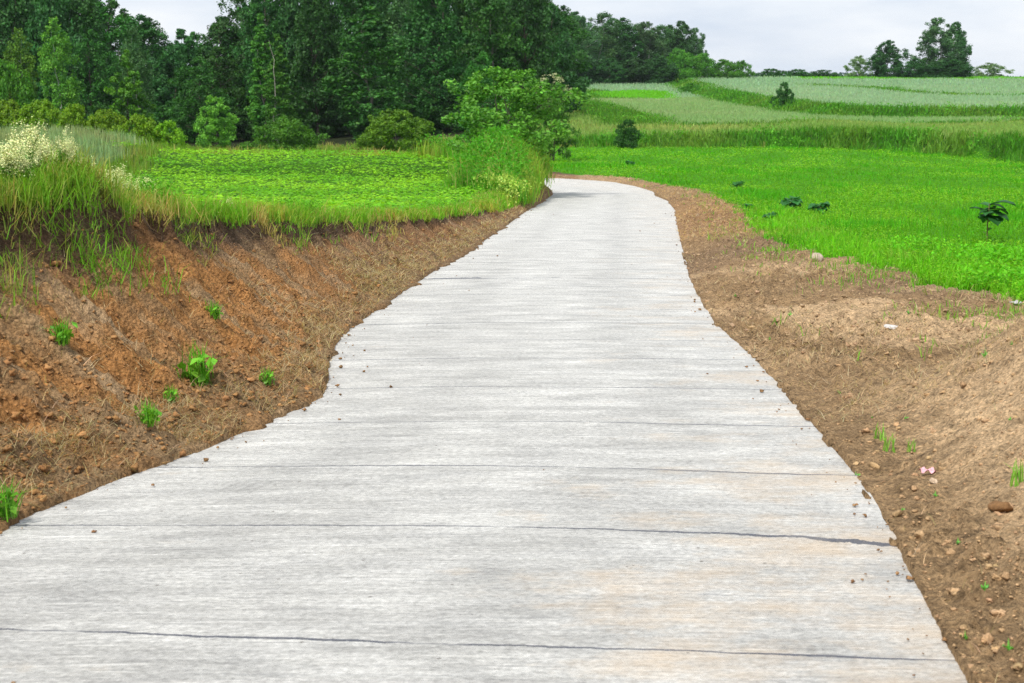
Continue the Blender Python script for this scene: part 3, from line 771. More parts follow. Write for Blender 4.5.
P, N, k = sample(QC == BRIGHTG, 5000, .2); tufts(mb, P, 3, .3, .15, .014, .9, .3, (.16, .48, .02), None, .3, .2, .05, .18)
mb.build('meadow_grass', M_GRASS, kind='stuff', label='bright green meadow strips on the far slope and crest')

# --- tall weeds at the bend
mb = MB()
P, N, k = sample(QC == WEED, 5200, .45)
tufts(mb, P, 6, .55, .5, .012, .8, .5, (.11, .36, .02), (.30, .40, .05), .3, .16, .5)
P, N, k = sample(QC == WEED, 1800, .45)
n = len(P)
for rep in range(7):
    mb.leaves(P + np.c_[rng.normal(size=(n, 2)) * .14, rng.uniform(.1, 1.05, n)], rng.uniform(.08, .17, n), tinted((.09, .33, .02), n, .35), .4, .5)
P, N, k = sample((QC == WEED) & (QRD < 2.4), 900, .45)
tufts(mb, P, 4, .9, .3, .012, .7, .35, (.38, .40, .12), (.24, .40, .05), .4, .12, .5)
# pale yellow-green bedstraw patch on the slope
pm = QLW & QLEFT & (QY < 50) & (QY > 40) & (QRD > .25) & (QRD < 1.6)
P, N, k = sample(pm, 900, .45, sstep(.42, .6, fbm(QX * .7, QY * .4, 661, 2))); n = len(P)
for rep in range(9):
    mb.leaves(P + np.c_[rng.normal(size=(n, 2)) * .12, rng.uniform(.15, .6, n)], rng.uniform(.05, .10, n), tinted((.50, .68, .14), n, .25), .4, .7)
mb.build('tall_weeds', M_GRASS, kind='stuff', label='mound of tall weeds and grasses at the inside of the road bend')

# ------------------------------------------------------------------ trees
def crown_leaves(mb, cents, rads, per, size, c_lo, c_hi, up=.25, flat=.75, droop=0, aspect=.6, out=None):
    for p, r in zip(cents, rads):
        n = max(6, int(per * rng.uniform(.7, 1.3)))
        o = rng.normal(size=(n, 3)); o /= np.linalg.norm(o, axis=1)[:, None]
        N = o.copy()
        o *= (rng.uniform(size=(n, 1)) ** .45)
        o *= np.array([r, r, r * flat])
        if droop: o[:, 2] -= droop * r * rng.uniform(0, 1.4, n)
        f = np.clip(rng.uniform() + .25 * rng.normal(size=n), 0, 1)
        c = tinted(c_lo, n, .22, c_hi, f)
        N[:, 2] += .35; N /= np.linalg.norm(N, axis=1)[:, None] + 1e-9
        mb.leaves(p + o, size * rng.uniform(.65, 1.35, n), c, up, aspect, N)
def make_tree(name, H, W, env, n_cl, per, size, c_lo, c_hi, base=.2, trunk_r=.16, bark=(.09, .075, .06), droop=0, rfac=.16, stems=1, limbs=26, flat=.75, inner=.35, up=.5, lob=1.0):
    root = empty(name, (0, 0, -500))
    t = MB(); c = MB()
    e = np.array(env, float)
    sp = rng.uniform(0, 6.28, 4)
    cents, rads = [], []
    while len(cents) < n_cl:
        h = rng.uniform(base, 1)
        w = np.interp(h, e[:, 0], e[:, 1])
        if rng.uniform() > w + .15: continue
        a = rng.uniform(0, 2 * math.pi)
        lob_ = .8 + lob * (.22 * math.sin(2 * a + sp[0] + 5 * h) + .16 * math.sin(3 * a + sp[1] - 9 * h) + .12 * math.sin(14 * h + sp[2] + a))
        rr = W * w * lob_ * (inner + (1 - inner) * rng.uniform() ** .5)
        cents.append((rr * math.cos(a), rr * math.sin(a), h * H)); rads.append(W * rfac * rng.uniform(.6, 1.35) * (.6 + .5 * w))
    cents = np.array(cents)
    for s_ in range(stems):
        off = np.array([rng.normal() * .12 * W, rng.normal() * .12 * W, 0]) if stems > 1 else np.zeros(3)
        hs = np.linspace(0, .93, 12)
        wob = np.cumsum(rng.normal(size=(12, 2)) * .012 * H, 0); wob[0] = 0
        P = np.c_[wob + off[:2] * (.3 + hs[:, None] * (2.2 if stems > 1 else 1)), hs * H - .15]
        t.tube(P, trunk_r * (1 - hs * .93) * (1.35 - .35 * np.minimum(hs * 12, 1)) / stems ** .4, bark, 8)
    for i in rng.choice(len(cents), min(limbs, len(cents)), replace=False):
        q = cents[i]; h0 = max(.06 * H, q[2] - rng.uniform(.35, .8) * np.hypot(q[0], q[1]) - .02 * H)
        s0 = np.array([np.interp(h0, P[:, 2], P[:, 0]), np.interp(h0, P[:, 2], P[:, 1]), h0])
        m = (s0 + q) / 2 + np.array([0, 0, .06 * np.hypot(q[0], q[1])]) + rng.normal(size=3) * .03 * W
        r0 = trunk_r * (.45 - .3 * h0 / H)
        t.tube([s0, (s0 + m) / 2 + rng.normal(size=3) * .015 * W, m, q], [r0, r0 * .75, r0 * .5, r0 * .18], bark, 5)
    crown_leaves(c, cents, np.array(rads), per, size, c_lo, c_hi, up, flat, droop)
    t.build('trunk', M_BARK, root); c.build('crown', M_LEAF, root)
    root['_h'] = H; root['_w'] = W
    return root
ROUND = [(0, .3), (.15, .6), (.35, .95), (.55, 1), (.75, .85), (.9, .55), (1, .15)]
TALL = [(0, .25), (.12, .7), (.3, 1), (.5, .95), (.7, .75), (.88, .42), (1, .08)]
CONE = [(0, .5), (.15, .95), (.3, 1), (.5, .75), (.7, .5), (.88, .22), (1, .03)]
DOME = [(0, .85), (.2, 1), (.45, .98), (.7, .8), (.88, .5), (1, .2)]
DKL, DKH = (.022, .10, .014), (.055, .19, .024)
PROTO = {
 'oak': make_tree('broadleaf_tree', 16, 4.6, ROUND, 210, 62, .36, DKL, DKH, .02, .20, rfac=.17, flat=.9),
 'alder': make_tree('broadleaf_tree', 17, 3.9, TALL, 210, 60, .35, (.020, .095, .018), (.05, .175, .030), .02, .17, rfac=.18, flat=.95),
 'ash': make_tree('broadleaf_tree', 18, 4.2, TALL, 200, 62, .38, (.024, .11, .018), (.065, .21, .03), .02, .17, bark=(.17, .155, .13), rfac=.17, flat=.85),
 'birch': make_tree('birch_tree', 15, 2.9, [(0, .4), (.15, .8), (.4, 1), (.65, .9), (.82, .65), (1, .15)], 190, 56, .29, (.065, .19, .020), (.15, .33, .032), .03, .08, bark=(.5, .5, .47), droop=.9, rfac=.2, limbs=8),
 'greybirch': make_tree('birch_tree', 16, 3.6, ROUND, 210, 58, .31, (.04, .125, .035), (.085, .20, .055), .02, .10, bark=(.3, .3, .27), droop=1.0, rfac=.2, limbs=8),
 'sapling': make_tree('young_tree', 9, 2.4, CONE, 130, 54, .28, (.06, .22, .016), (.13, .36, .025), .02, .07, limbs=12),
 'spruce': make_tree('narrow_tree', 16, 2.3, CONE, 200, 50, .30, (.045, .155, .018), (.10, .26, .028), .03, .08, bark=(.4, .37, .32), limbs=8),
 'willow': make_tree('willow_shrub', 6, 2.7, DOME, 130, 60, .24, (.10, .29, .03), (.18, .43, .045), .0, .05, stems=3, limbs=8),
 'bush': make_tree('leafy_bush', 3.2, 3.0, DOME, 190, 56, .19, (.045, .17, .012), (.10, .29, .022), .0, .04, stems=3, limbs=10, inner=.5),
 'dome': make_tree('round_bush', 3.6, 3.1, DOME, 620, 40, .14, (.07, .20, .008), (.14, .33, .015), .0, .05, stems=3, limbs=8, inner=.8, rfac=.085, up=.7),
 'hedge': make_tree('hedge_bush', 3.6, 3.1, DOME, 420, 44, .16, (.11, .26, .008), (.22, .42, .018), .0, .05, stems=3, limbs=8, inner=.7, rfac=.10, up=.6),
 'greybush': make_tree('grey_bush', 5.0, 3.4, DOME, 120, 46, .26, (.11, .20, .075), (.19, .30, .12), .0, .05, stems=4, limbs=16, rfac=.14),
 'full': make_tree('broadleaf_tree', 12, 4.4, [(0, .75), (.15, .95), (.35, 1), (.6, .88), (.8, .6), (.92, .35), (1, .1)], 340, 58, .34, (.024, .095, .022), (.05, .16, .035), .0, .16, rfac=.15, flat=.9, limbs=10),
 'loose': make_tree('birch_tree', 14, 4.0, [(0, .55), (.15, .85), (.35, 1), (.6, .95), (.8, .75), (.92, .5), (1, .15)], 320, 54, .31, (.045, .125, .045), (.09, .20, .065), .0, .14, bark=(.3, .3, .27), rfac=.15, flat=.9, limbs=14, droop=.4),
 'hazel': make_tree('undergrowth_shrub', 5.0, 3.4, DOME, 130, 60, .30, (.022, .10, .016), (.05, .17, .024), .0, .05, stems=3, limbs=6, rfac=.16),
}
used = set()
def place(kind, px, Y, label, group=None, top=None, H=None, half=None, name=None, rz=None):
    p = PROTO[kind]; X = float(px_to_x(px, 120, Y)); zb = ground_z(X, Y)
    if H is None: H = float(z_at(top, Y)) - zb
    W = half * Y / F if half else p['_w'] * H / p['_h']
    if kind in used: o = copy_tree(p)
    else: o = p; used.add(kind)
    o.location = (X, Y, zb - .05); o.rotation_euler = (0, 0, rng.uniform(0, 6.28) if rz is None else rz)
    o.scale = (W / p['_w'],) * 2 + (H / p['_h'],)
    o['label'] = label; o['category'] = 'bush' if ('bush' in p.name or 'shrub' in p.name) else 'tree'
    if group and not label.startswith('!'): o['group'] = group
    return o
G1 = 'trees along the front of the wood'
# front of the left wood, individually
place('birch', 22, 134, 'yellow green birch at the wood edge, leftmost of the pale trees', G1, top=28, half=20)
place('birch', 60, 132, 'tallest pale green birch at the left end of the wood', G1, top=17, half=21)
place('bush', 8, 118, 'bright leafy shrub in the left corner under the yellow green birch', 'shrubs along the wood', top=64, half=34)
place('oak', 92, 146, 'very dark tree right of the pale green birches', G1, top=30, half=27)
place('sapling', 129, 124, 'bright green young tree with jagged outline rising from the hedge', G1, top=50, half=25)
place('greybirch', 138, 142, 'greyish green tree right behind the jagged young tree', G1, top=24, half=18)
place('oak', 198, 136, 'rounded mid green tree below the dip in the treetops', G1, top=57, half=32)
place('willow', 214, 116, 'light green willow shrub at the wood edge behind the leafy field', 'shrubs along the wood', top=96, half=25)
place('spruce', 264, 136, 'slender light green tree with the highest pointed tip in the wood front', G1, top=10, half=21)
place('spruce', 279, 130, 'slender tree with pale trunk, shorter of the two pointed ones', G1, top=31, half=19)
place('bush', 286, 104, 'wide dense bush at the field edge left of the round bush', 'shrubs along the wood', top=119, half=36)
place('dome', 396, 96, 'smooth round yellowish green bush standing alone before the dark wood', 'shrubs along the wood', top=110, half=50)
place('ash', 371, 132, 'large dark tree with a pale forked trunk behind the round bush', G1, top=8, half=50)
place('alder', 318, 138, 'tall dark green tree left of the one with the pale forked trunk', G1, top=-30, half=34)
place('alder', 432, 140, 'tall dark green tree right of the one with the pale forked trunk', G1, top=-25, half=38)
place('ash', 492, 146, 'tall shadowy tree rising behind the leafy bush at the bend', G1, top=-40, half=36)
place('oak', 481, 84, 'small rounded yellowish tree just behind the leafy bush at the bend', None, top=52, half=26)
# low hedge at the far left
G2 = 'low bushes in the hedge above the wheat'
hedge = ['leftmost low hedge bush at the picture edge', 'low hedge bush under the pale green birches', 'low hedge bush left of the jagged young tree',
         'low hedge bush below the jagged young tree', 'low hedge bush sloping down to the right of the wheat', 'last low hedge bush at the right tail of the hedge']
for (px, Y, top, hf), l in zip([(8, 88, 104, 36), (42, 86, 104, 34), (76, 84, 108, 32), (106, 82, 113, 30), (138, 80, 118, 30), (168, 80, 124, 25)], hedge):
    place('hedge', px, Y, l, G2, top=top - 3, half=hf)
# back of the left wood
G3 = 'trees in the depth of the wood'
kinds = ['oak', 'alder', 'full', 'alder', 'greybirch', 'full']
i = 0
for Y, xs in ((152, range(-40, 560, 44)), (168, range(-60, 560, 40)), (190, range(-60, 560, 36))):
    for x in xs:
        x = x + rng.uniform(-10, 10)
        if 104 < x < 232:
            if Y < 160: top = rng.uniform(34, 50)
            else: top = float(np.interp(x, [104, 120, 140, 165, 195, 215, 232], [-4, 3, 12, 24, 29, 27, 8])) + rng.uniform(-3, 5)
        else: top = rng.uniform(-60, -12)
        if x > 535: top = 4
        place(kinds[i % 6] if Y < 185 else ('oak' if i % 2 else 'alder'), x, Y, 'dark green tree crowded into the wood behind its front row', G3, top=top, half=rng.uniform(30, 40)); i += 1
# undergrowth closing the foot of the wood
for x in list(range(-30, 520, 34)):
    place('hazel', x + rng.uniform(-8, 8), 140 + rng.uniform(-3, 4), 'dark undergrowth shrub at the foot of the wood', 'undergrowth shrubs at the foot of the wood', top=rng.uniform(92, 112), half=rng.uniform(24, 34))
# right wing of the wood, further away
wing = [(520, 300, -6, 26), (547, 300, 2, 26), (563, 310, 12, 22), (580, 320, 22, 22), (600, 330, 17, 27), (622, 336, 24, 24), (645, 340, 28, 24), (662, 350, 30, 22), (680, 346, 27, 22), (694, 350, 34, 15), (575, 360, 18, 26), (612, 366, 24, 26), (636, 370, 28, 26), (668, 372, 31, 24)]
wk = ['alder', 'greybirch', 'alder', 'loose', 'greybirch', 'alder', 'loose', 'greybirch', 'full', 'loose', 'alder', 'full', 'greybirch', 'full']
for (x, Y, top, hf), k_ in zip([(a, b, c - 6, d) for a, b, c, d in wing], wk):
    place(k_, x, Y, 'hazy green tree in the far right wing of the wood', 'trees in the far right wing of the wood', top=top, half=hf)
for x, top, hf in [(556, 62, 18), (585, 60, 20), (610, 58, 20), (634, 57, 22), (656, 54, 20)]:
    place('full', x, 318, 'lower dark tree at the foot of the far right wing', 'lower trees at the foot of the far right wing', top=top, half=hf)
for (x, top, hf), l in zip([(678, 50, 20), (701, 54, 19), (723, 60, 17), (740, 61, 12)], ['large leafy bush under the ragged tall trees at the wing end', 'leafy bush beside the large one at the wing end, before open sky', 'low green bush near the very end of the wood', 'last small bush at the right tip of the wood']):
    place('bush', x, 322, l, 'low bushy growth at the right end of the wood', top=top, half=hf)
# trees on the crest
place('full', 886, 330, 'compact very dark green tree on the crest left of the tall one', None, top=40, half=21)
place('loose', 934, 332, 'tallest tree on the crest, grey green and loose topped', None, top=18, half=27)
place('full', 951, 338, 'dark tree leaning into the right side of the tallest crest tree', None, top=22, half=19)
place('full', 912, 326, 'low green shrub between the two crest trees', None, top=58, half=18)
place('full', 945, 326, 'low green shrub under the tallest crest tree', None, top=58, half=24)
place('greybush', 857, 334, 'pale grey bush left of the dark crest tree', None, top=56, half=17)
place('greybush', 988, 338, 'pale grey bush standing alone right of the crest trees', None, top=63, half=23)
for j, (x, l) in enumerate([(770, 'low dark green bush on the crest nearest the wood'), (796, 'low dark green bush in the middle of the crest row'), (822, 'low dark green bush of the crest row nearest the pale grey one')]):
    place('hazel', x, 352, l, 'low bushes on the crest', top=68.5 + .6 * j, half=17)
place('hazel', 628, 111, 'round dark bush growing on the long grassy bank', None, top=119, half=14)
place('hazel', 783, 183, 'small lone shrub on the upper terrace bank', None, top=82, half=11)
place('bush', 690, 268, 'bright green bush at the upper end of the terrace bank', None, top=83, half=11)

# leafy bush at the bend
def bend_bush():
    c_lo, c_hi = (.045, .18, .014), (.12, .36, .035)
    PROTO['apple'] = make_tree('leafy_bush', 3.9, 2.3, [(0, .6), (.2, .85), (.45, 1), (.7, .92), (.85, .7), (1, .3)], 230, 44, .15, (.05, .19, .014), (.17, .44, .05), .04, .07, stems=4, limbs=40, rfac=.115, flat=1.0, up=.4, inner=.4, lob=1.25)
    X = float(px_to_x(507, 120, 55)); zb = ground_z(X, 55)
    H = float(z_at(68, 55)) - zb; p = PROTO['apple']
    p.location = (X, 55, zb - .05); p.scale = (1.13, 1.13, H / 3.9)
    p['label'] = 'big leafy bush with glossy bright leaves at the inside of the road bend'; p['category'] = 'bush'
    # elder with cream flowers behind
    root = PROTO['elder'] = make_tree('elder_bush', 3.6, 1.5, DOME, 80, 56, .15, (.05, .15, .018), (.10, .25, .03), .05, .06, stems=3, limbs=14)
    fl = MB()
    for _ in range(46):
        a = rng.uniform(0, 6.28); rr = 1.45 * math.sqrt(rng.uniform()); z = 3.5 - .42 * rr ** 2 * .7 + rng.normal() * .1
        n = 26; q = np.c_[rr * math.cos(a) + rng.normal(size=n) * .09, rr * math.sin(a) + rng.normal(size=n) * .09, z + rng.normal(size=n) * .02]
        fl.leaves(q, .05, tinted((.55, .58, .30), n, .15), .7, .9)
    fl.build('flowers', M_PETAL, root)
    X = float(px_to_x(553, 120, 92)); zb = ground_z(X, 92); H = float(z_at(73, 92)) - zb
    root.location = (X, 92, zb - .05); root.scale = (.95, .95, H / 3.6)
    root['label'] = 'elder bush with cream flower heads behind the leafy bush at the bend'; root['category'] = 'bush'
bend_bush()
for o in list(PROTO.values()):
    for k_ in ('_h', '_w'):
        pass

# distant blue woods on the horizon
mb = MB()
xs = np.arange(-200, 760, 2.2)
n = len(xs) * 26
X = np.repeat(xs, 26) + rng.normal(size=n) * 2; Yd = 1050 + rng.uniform(-10, 40, n)
zb = -9
top = 7 + 5 * fbm(X * .02, X * 0, 701, 4) + 3 * fbm(X * .15, X * 0, 711, 2)
mb.leaves(np.c_[X, Yd, zb + top * rng.uniform(0, 1, n) ** .6], rng.uniform(2, 4, n), tinted((.035, .075, .065), n, .2), .3, .8)
mb.build('distant_woods', M_LEAF1, kind='stuff', label='thin dark line of distant woods on the horizon')

# ------------------------------------------------------------------ flowering weeds on the left lip
def flower_plant():
    root = empty('flowering_weed', (0, 0, -500)); st = MB(); lf = MB(); fl = MB()
    for s_ in range(5):
        a = rng.uniform(0, 6.28); ln = rng.uniform(.06, .24); h = rng.uniform(.42, .66)
        P = np.array([(math.cos(a) * ln * t ** 1.5, math.sin(a) * ln * t ** 1.5, h * t) for t in np.linspace(0, 1, 6)])
        st.tube(P, np.linspace(.005, .002, 6), (.16, .24, .05), 5)
        for t in np.linspace(.12, .6, 9):
            p = np.array([np.interp(t, np.linspace(0, 1, 6), P[:, k]) for k in range(3)])
            n = 7; lf.leaves(p + rng.normal(size=(n, 3)) * .035, rng.uniform(.03, .07, n), tinted((.12, .30, .03), n, .2), .3, .35)
        for b in range(10):
            t = rng.uniform(.4, 1); p = np.array([np.interp(t, np.linspace(0, 1, 6), P[:, k]) for k in range(3)])
            d = rng.normal(size=3) * .06 * (1.5 - t); d[2] = abs(d[2]) + .02
            st.tube([p, p + d * .6, p + d], [.0022, .0016, .001], (.2, .3, .06), 4)
            n = 44; q = p + d + rng.normal(size=(n, 3)) * np.array([.017, .017, .034])
            fl.leaves(q, rng.uniform(.008, .015, n), tinted((.72, .75, .36), n, .15), .35, .9)
    st.build('stem', M_STEM, root); lf.build('leaves', M_LEAF1, root); fl.build('flowers', M_PETAL, root)
    return root
fp = [flower_plant(), flower_plant()]
fpos = [(74, 10.9, .9, 'cream flowering weed in the gap between the dense cluster and the sparse one'), (141, 12.6, .7, 'yellowish flowering weed farthest right in the sparse second cluster'), (4, 9.9, 1.15, 'cream flowering weed at the very left edge of the picture'), (22, 10.2, 1.15, 'tallest cream flowering weed of the dense left cluster'), (39, 10.4, 1.0, 'cream flowering weed in the middle of the dense left cluster'),
        (13, 10.8, 1.1, 'cream flowering weed at the back of the dense left cluster'), (54, 10.7, .95, 'cream flowering weed at the right of the dense left cluster'), (62, 11.0, .8, 'short cream flowering weed beside the bare earth hump'),
        (30, 9.9, .75, 'cream flowering weed directly above the bare earth hump'), (84, 11.2, .8, 'yellowish flowering weed left in the sparse second cluster'), (104, 11.8, .95, 'yellowish flowering weed tallest in the sparse second cluster'), (128, 12.0, .8, 'yellowish flowering weed right in the sparse second cluster'),
        (112, 11.3, .6, 'short yellowish flowering weed in front of the sparse second cluster'), (230, 15.5, .5, 'small pale flowering weed in the grass above the middle of the bank')]
for i, (px, Y, s, l) in enumerate(fpos):
    o = fp[i] if i < 2 else copy_tree(fp[i % 2])
    X = float(px_to_x(px, 200, Y)); o.location = (X, Y, ground_z(X, Y) - .02); o.rotation_euler = (0, 0, rng.uniform(0, 6.28)); o.scale = (s * .85, s * .85, s * .66)
    o['label'] = l; o['category'] = 'wild flower'; o['group'] = 'cream flowering weeds on top of the left bank'
o = copy_tree(fp[0]); X = float(px_to_x(62, 260, 10.2))
o.location = (X, 10.2, ground_z(X, 10.2)); o.scale = (.55, .55, .5); o['label'] = 'lone cream flower spike growing out of the bank face below the earth hump'; o['category'] = 'wild flower'; o['group'] = 'cream flowering weeds on top of the left bank'
o.rotation_euler = (.2, .1, 1)

# ------------------------------------------------------------------ big-leaved dark plants in the clover
def burdock(name, n_leaf, L, stem_h, col):
    root = empty(name, (0, 0, -500)); lf = MB(); st = MB()
    for i in range(n_leaf):
        a = i * 2.4 + rng.uniform(-.3, .3); l = L * rng.uniform(.7, 1.15); el = rng.uniform(.3, 1.7)
        d = np.array([math.cos(a), math.sin(a), 0]); s = np.array([-math.sin(a), math.cos(a), 0])
        b = np.array([0, 0, stem_h * rng.uniform(.75, 1)])
        m = b + d * l * .3 + np.array([0, 0, l * .35 * el])
        st.tube([b * .2, b * .8 + d * l * .1, m], [.012, .009, .006], (.14, .22, .06), 5)
        ts = np.linspace(0, 1, 9); V = []; k = 7
        for t in ts:
            w = l * .56 * math.sin(math.pi * min(1, t * .93 + .07) ** .75) * (1 + .12 * math.sin(19 * t + i))
            c_ = m + d * l * .85 * t + np.array([0, 0, l * (.35 * el * t - .75 * t * t)])
            for u in np.linspace(-1, 1, k):
                V.append(c_ + s * w * u + np.array([0, 0, .10 * l * abs(u) - .04 * l * math.cos(6 * u + 9 * t)]))
        q = (np.arange(8)[:, None] * k + np.arange(k - 1)[None]).ravel()
        lf.add(V, np.c_[q, q + 1, q + k + 1, q + k], np.array(col) * rng.uniform(.75, 1.25))
    lf.build('leaves', M_LEAF1, root, True); st.build('stem', M_STEM, root)
    return root
bd = burdock('burdock', 22, .30, .12, (.035, .17, .035))
def put_plant(proto, first, px, row, s, label, cat, group=None):
    X, Y = on_road(px, row)
    for _ in range(4):
        zz = ground_z(X, Y); Y = (ZC - zz) / float(tan_row(row)); X = float(px_to_x(px, row, Y))
    o = proto if first else copy_tree(proto)
    o.location = (X, Y, ground_z(X, Y)); o.scale = (s,) * 3; o.rotation_euler = (0, 0, rng.uniform(0, 6.28))
    o['label'] = label; o['category'] = cat
    if group: o['group'] = group
    return o
GB = 'dark large leaved plants in the clover'
put_plant(bd, True, 791, 210, 1.0, 'dark large leaved plant in the clover, left of the close pair', 'plant', GB)
put_plant(bd, False, 819, 214, .85, 'dark large leaved plant in the clover, right of the close pair', 'plant', GB)
put_plant(bd, False, 748, 210, .5, 'small dark leaved plant nearest the bare verge', 'plant', GB)
put_plant(bd, False, 770, 221, .55, 'small pale leaved plant in front of the close pair', 'plant', GB)
put_plant(bd, False, 630, 166, .9, 'dark leaved plant in the clover beyond the bend', 'plant', GB)
put_plant(bd, False, 738, 188, .8, 'faint dark leaved plant in the clover above the verge corner', 'plant', GB)
def tall_hog():
    root = empty('tall_weed', (0, 0, -500)); lf = MB(); st = MB()
    st.tube([(0, 0, 0), (.01, 0, .3), (.0, .01, .66)], [.014, .011, .008], (.18, .13, .06), 6)
    for i in range(26):
        a = i * 2.4 + rng.uniform(-.5, .5); l = rng.uniform(.12, .36) * (1.2 if math.cos(a) < 0 else .85); d = np.array([math.cos(a), math.sin(a), 0]); s = np.array([-math.sin(a), math.cos(a), 0])
        rr_ = rng.uniform(.0, .9); V = []; ts = np.linspace(0, 1, 7); z0 = rng.uniform(.38, .64)
        for t in ts:
            w = l * .42 * math.sin(math.pi * (t * .9 + .06)) * (1 + .3 * math.sin(23 * t + i))
            c_ = d * (.02 + l * t) + np.array([0, 0, z0 + l * (rr_ * t - .55 * t * t)])
            for u in np.linspace(-1, 1, 5): V.append(c_ + s * w * u + np.array([0, 0, .07 * l * abs(u)]))
        q = (np.arange(6)[:, None] * 5 + np.arange(4)[None]).ravel()
        lf.add(V, np.c_[q, q + 1, q + 6, q + 5], np.array((.03, .14, .03)) * rng.uniform(.6, 1.4))
    for i in range(10):
        z = rng.uniform(.06, .4); a = rng.uniform(0, 6.28); lf.leaves(np.array([[.05 * math.cos(a), .05 * math.sin(a), z]]), .09, (.10, .2, .04), .3, .4)
    lf.build('leaves', M_LEAF1, root, True); st.build('stem', M_STEM, root)
    return root
o = put_plant(tall_hog(), True, 987, 243, 1.0, 'tall dark topped weed on a bare stem in the clover', 'plant')

# small seedlings and tufts on bare soil
def tuft(name, n, h, col, w=.008, leafy=0):
    mb = MB(); P = np.c_[rng.normal(size=(n, 2)) * h * (.13 if n > 5 else .03), np.zeros(n)]
    mb.blades(P, h * rng.uniform(.5, 1.1, n), w, lean_xy(n, .4) * h, tinted(col, n, .25))
    if leafy: mb.leaves(np.c_[rng.normal(size=(leafy, 2)) * h * (.2 if n > 5 else .2), rng.uniform(.15, .6, leafy) * h], h * (.3 if n > 5 else .5), tinted(col, leafy, .25), .5, .6)
    o = mb.build(name, M_LEAF1); o.location = (0, 0, -500); return o
tf = [tuft('grass_tuft', 14, .13, (.20, .42, .05)), tuft('seedling', 4, .05, (.16, .45, .08), .008, 7), tuft('grass_tuft', 60, .30, (.14, .38, .025), .01, 30)]
def put_tuft(k, px, Y, s, label, group=None):
    o = tf[k] if tf[k].location.z < -400 else tf[k].copy()
    if o.name not in COL.objects: COL.objects.link(o)
    row = 300; X = px
    o.location = (X, Y, ground_z(X, Y) - .005); o.rotation_euler = (0, 0, rng.uniform(0, 6.28)); o.scale = (s,) * 3
    o['label'] = label; o['category'] = 'grass tuft' if k != 1 else 'seedling'
    if group: o['group'] = group
def hit(px, row):
    t = float(tan_row(row)); ys = np.geomspace(4, 70, 900); xs = px_to_x(px, row, ys)
    for x, y in zip(xs, ys):
        if ZC - y * t < ground_z(x, y): return x, y
    return xs[-1], ys[-1]
for px, row, s, k, l in [(200, 384, 1.0, 2, 'largest green grass tuft on the left bank above the road edge'), (148, 428, .55, 2, 'flat green grass tuft low on the left bank, nearer the camera'), (172, 402, .4, 2, 'small green tuft between the two bigger ones on the left bank'), (4, 520, .7, 2, 'green tuft beside the road at the left picture edge'),
                      (62, 345, .6, 2, 'thin green tuft half way up the left bank face'), (215, 318, .5, 2, 'yellowish tuft high on the left bank face'), (890, 452, 1.0, 0, 'tallest grass sprouts on the right soil beside the road bend'), (878, 440, .9, 0, 'thin grass sprouts left of the tallest ones on the right soil'), (912, 452, .7, 0, 'spreading sprouts right of the tallest ones on the right soil'),
                      (1017, 486, 1.1, 0, 'bright green sprouts at the right picture edge on the mound'), (268, 388, .45, 2, 'small green weed at the bank toe next to the concrete')]:
    X, Y = hit(px, row); put_tuft(k, X, Y, s, l)
sp = [(855, 478), (902, 511), (957, 547), (985, 590), (935, 498), (1010, 420), (1012, 345), (985, 360), (790, 317), (908, 316), (840, 395), (872, 418), (735, 300), (715, 270), (770, 340), (905, 420), (965, 640), (1008, 650)]
for px, row in sp:
    X, Y = hit(px, row); put_tuft(1, X, Y, rng.uniform(.4, .95) * (1 + Y * .02), 'tiny green seedling in the bare soil right of the road', 'seedlings in the bare soil right of the road')
# single lumps and litter that stand out
def lump(name, px, row, r, c, mat, label, cat, flat=.7):
    X, Y = hit(px, row); mb = MB(); lumps(mb, [np.zeros(3)], [r], [c], flat)
    me = mb.mesh(name, mat); o = link(name, me, label=label, category=cat); o.location = (X, Y, ground_z(X, Y) + r * .3)
    md = o.modifiers.new('smooth', 'SUBSURF'); md.levels = 1; md.render_levels = 2
lump('soil_lump', 1001, 514, .055, (.20, .11, .05), M_CLOD, 'largest dark earth lump on the right soil near the picture edge', 'soil lump')
lump('stone', 890, 330, .085, (.5, .48, .46), M_CLOD, 'pale flat stone on the brown soil in front of the clover', 'stone', .25)
lump('stone', 1016, 305, .06, (.42, .41, .41), M_CLOD, 'grey stone at the right picture edge below the clover corner', 'stone', .4)
lump('stone', 817, 262, .12, (.42, .34, .26), M_CLOD, 'rounded brown stone at the edge of the clover', 'stone', .6)
lump('stone', 934, 484, .03, (.5, .38, .27), M_CLOD, 'small beige pebble just below the pink scrap', 'stone', .5)
lump('soil_lump', 838, 590, .022, (.28, .16, .08), M_CLOD, 'brown earth crumb heap on the concrete near the right edge', 'soil lump')
X, Y = hit(927, 475); mb = MB()
gx, gy = np.meshgrid(np.linspace(-.045, .045, 9), np.linspace(-.02, .02, 6)); gz = .012 + .012 * np.sin(gx * 120) * np.cos(gy * 150)
q = (np.arange(5)[:, None] * 9 + np.arange(8)[None]).ravel()
mb.add(np.stack([gx, gy, gz], -1).reshape(-1, 3), np.c_[q, q + 1, q + 10, q + 9], (.75, .40, .45))
o = mb.build('paper_scrap', M_LITTER, label='crumpled pink scrap of litter on the right soil', category='litter'); o.location = (X, Y, ground_z(X, Y) + .012); o.rotation_euler = (.15, .1, .3)

for o in COL.objects:
    for k_ in ('_h', '_w'):
        if k_ in o: del o[k_]
for o in [o for o in COL.objects if o.parent is None and o.location.z < -400]:
    for c in list(o.children): bpy.data.objects.remove(c)
    bpy.data.objects.remove(o)

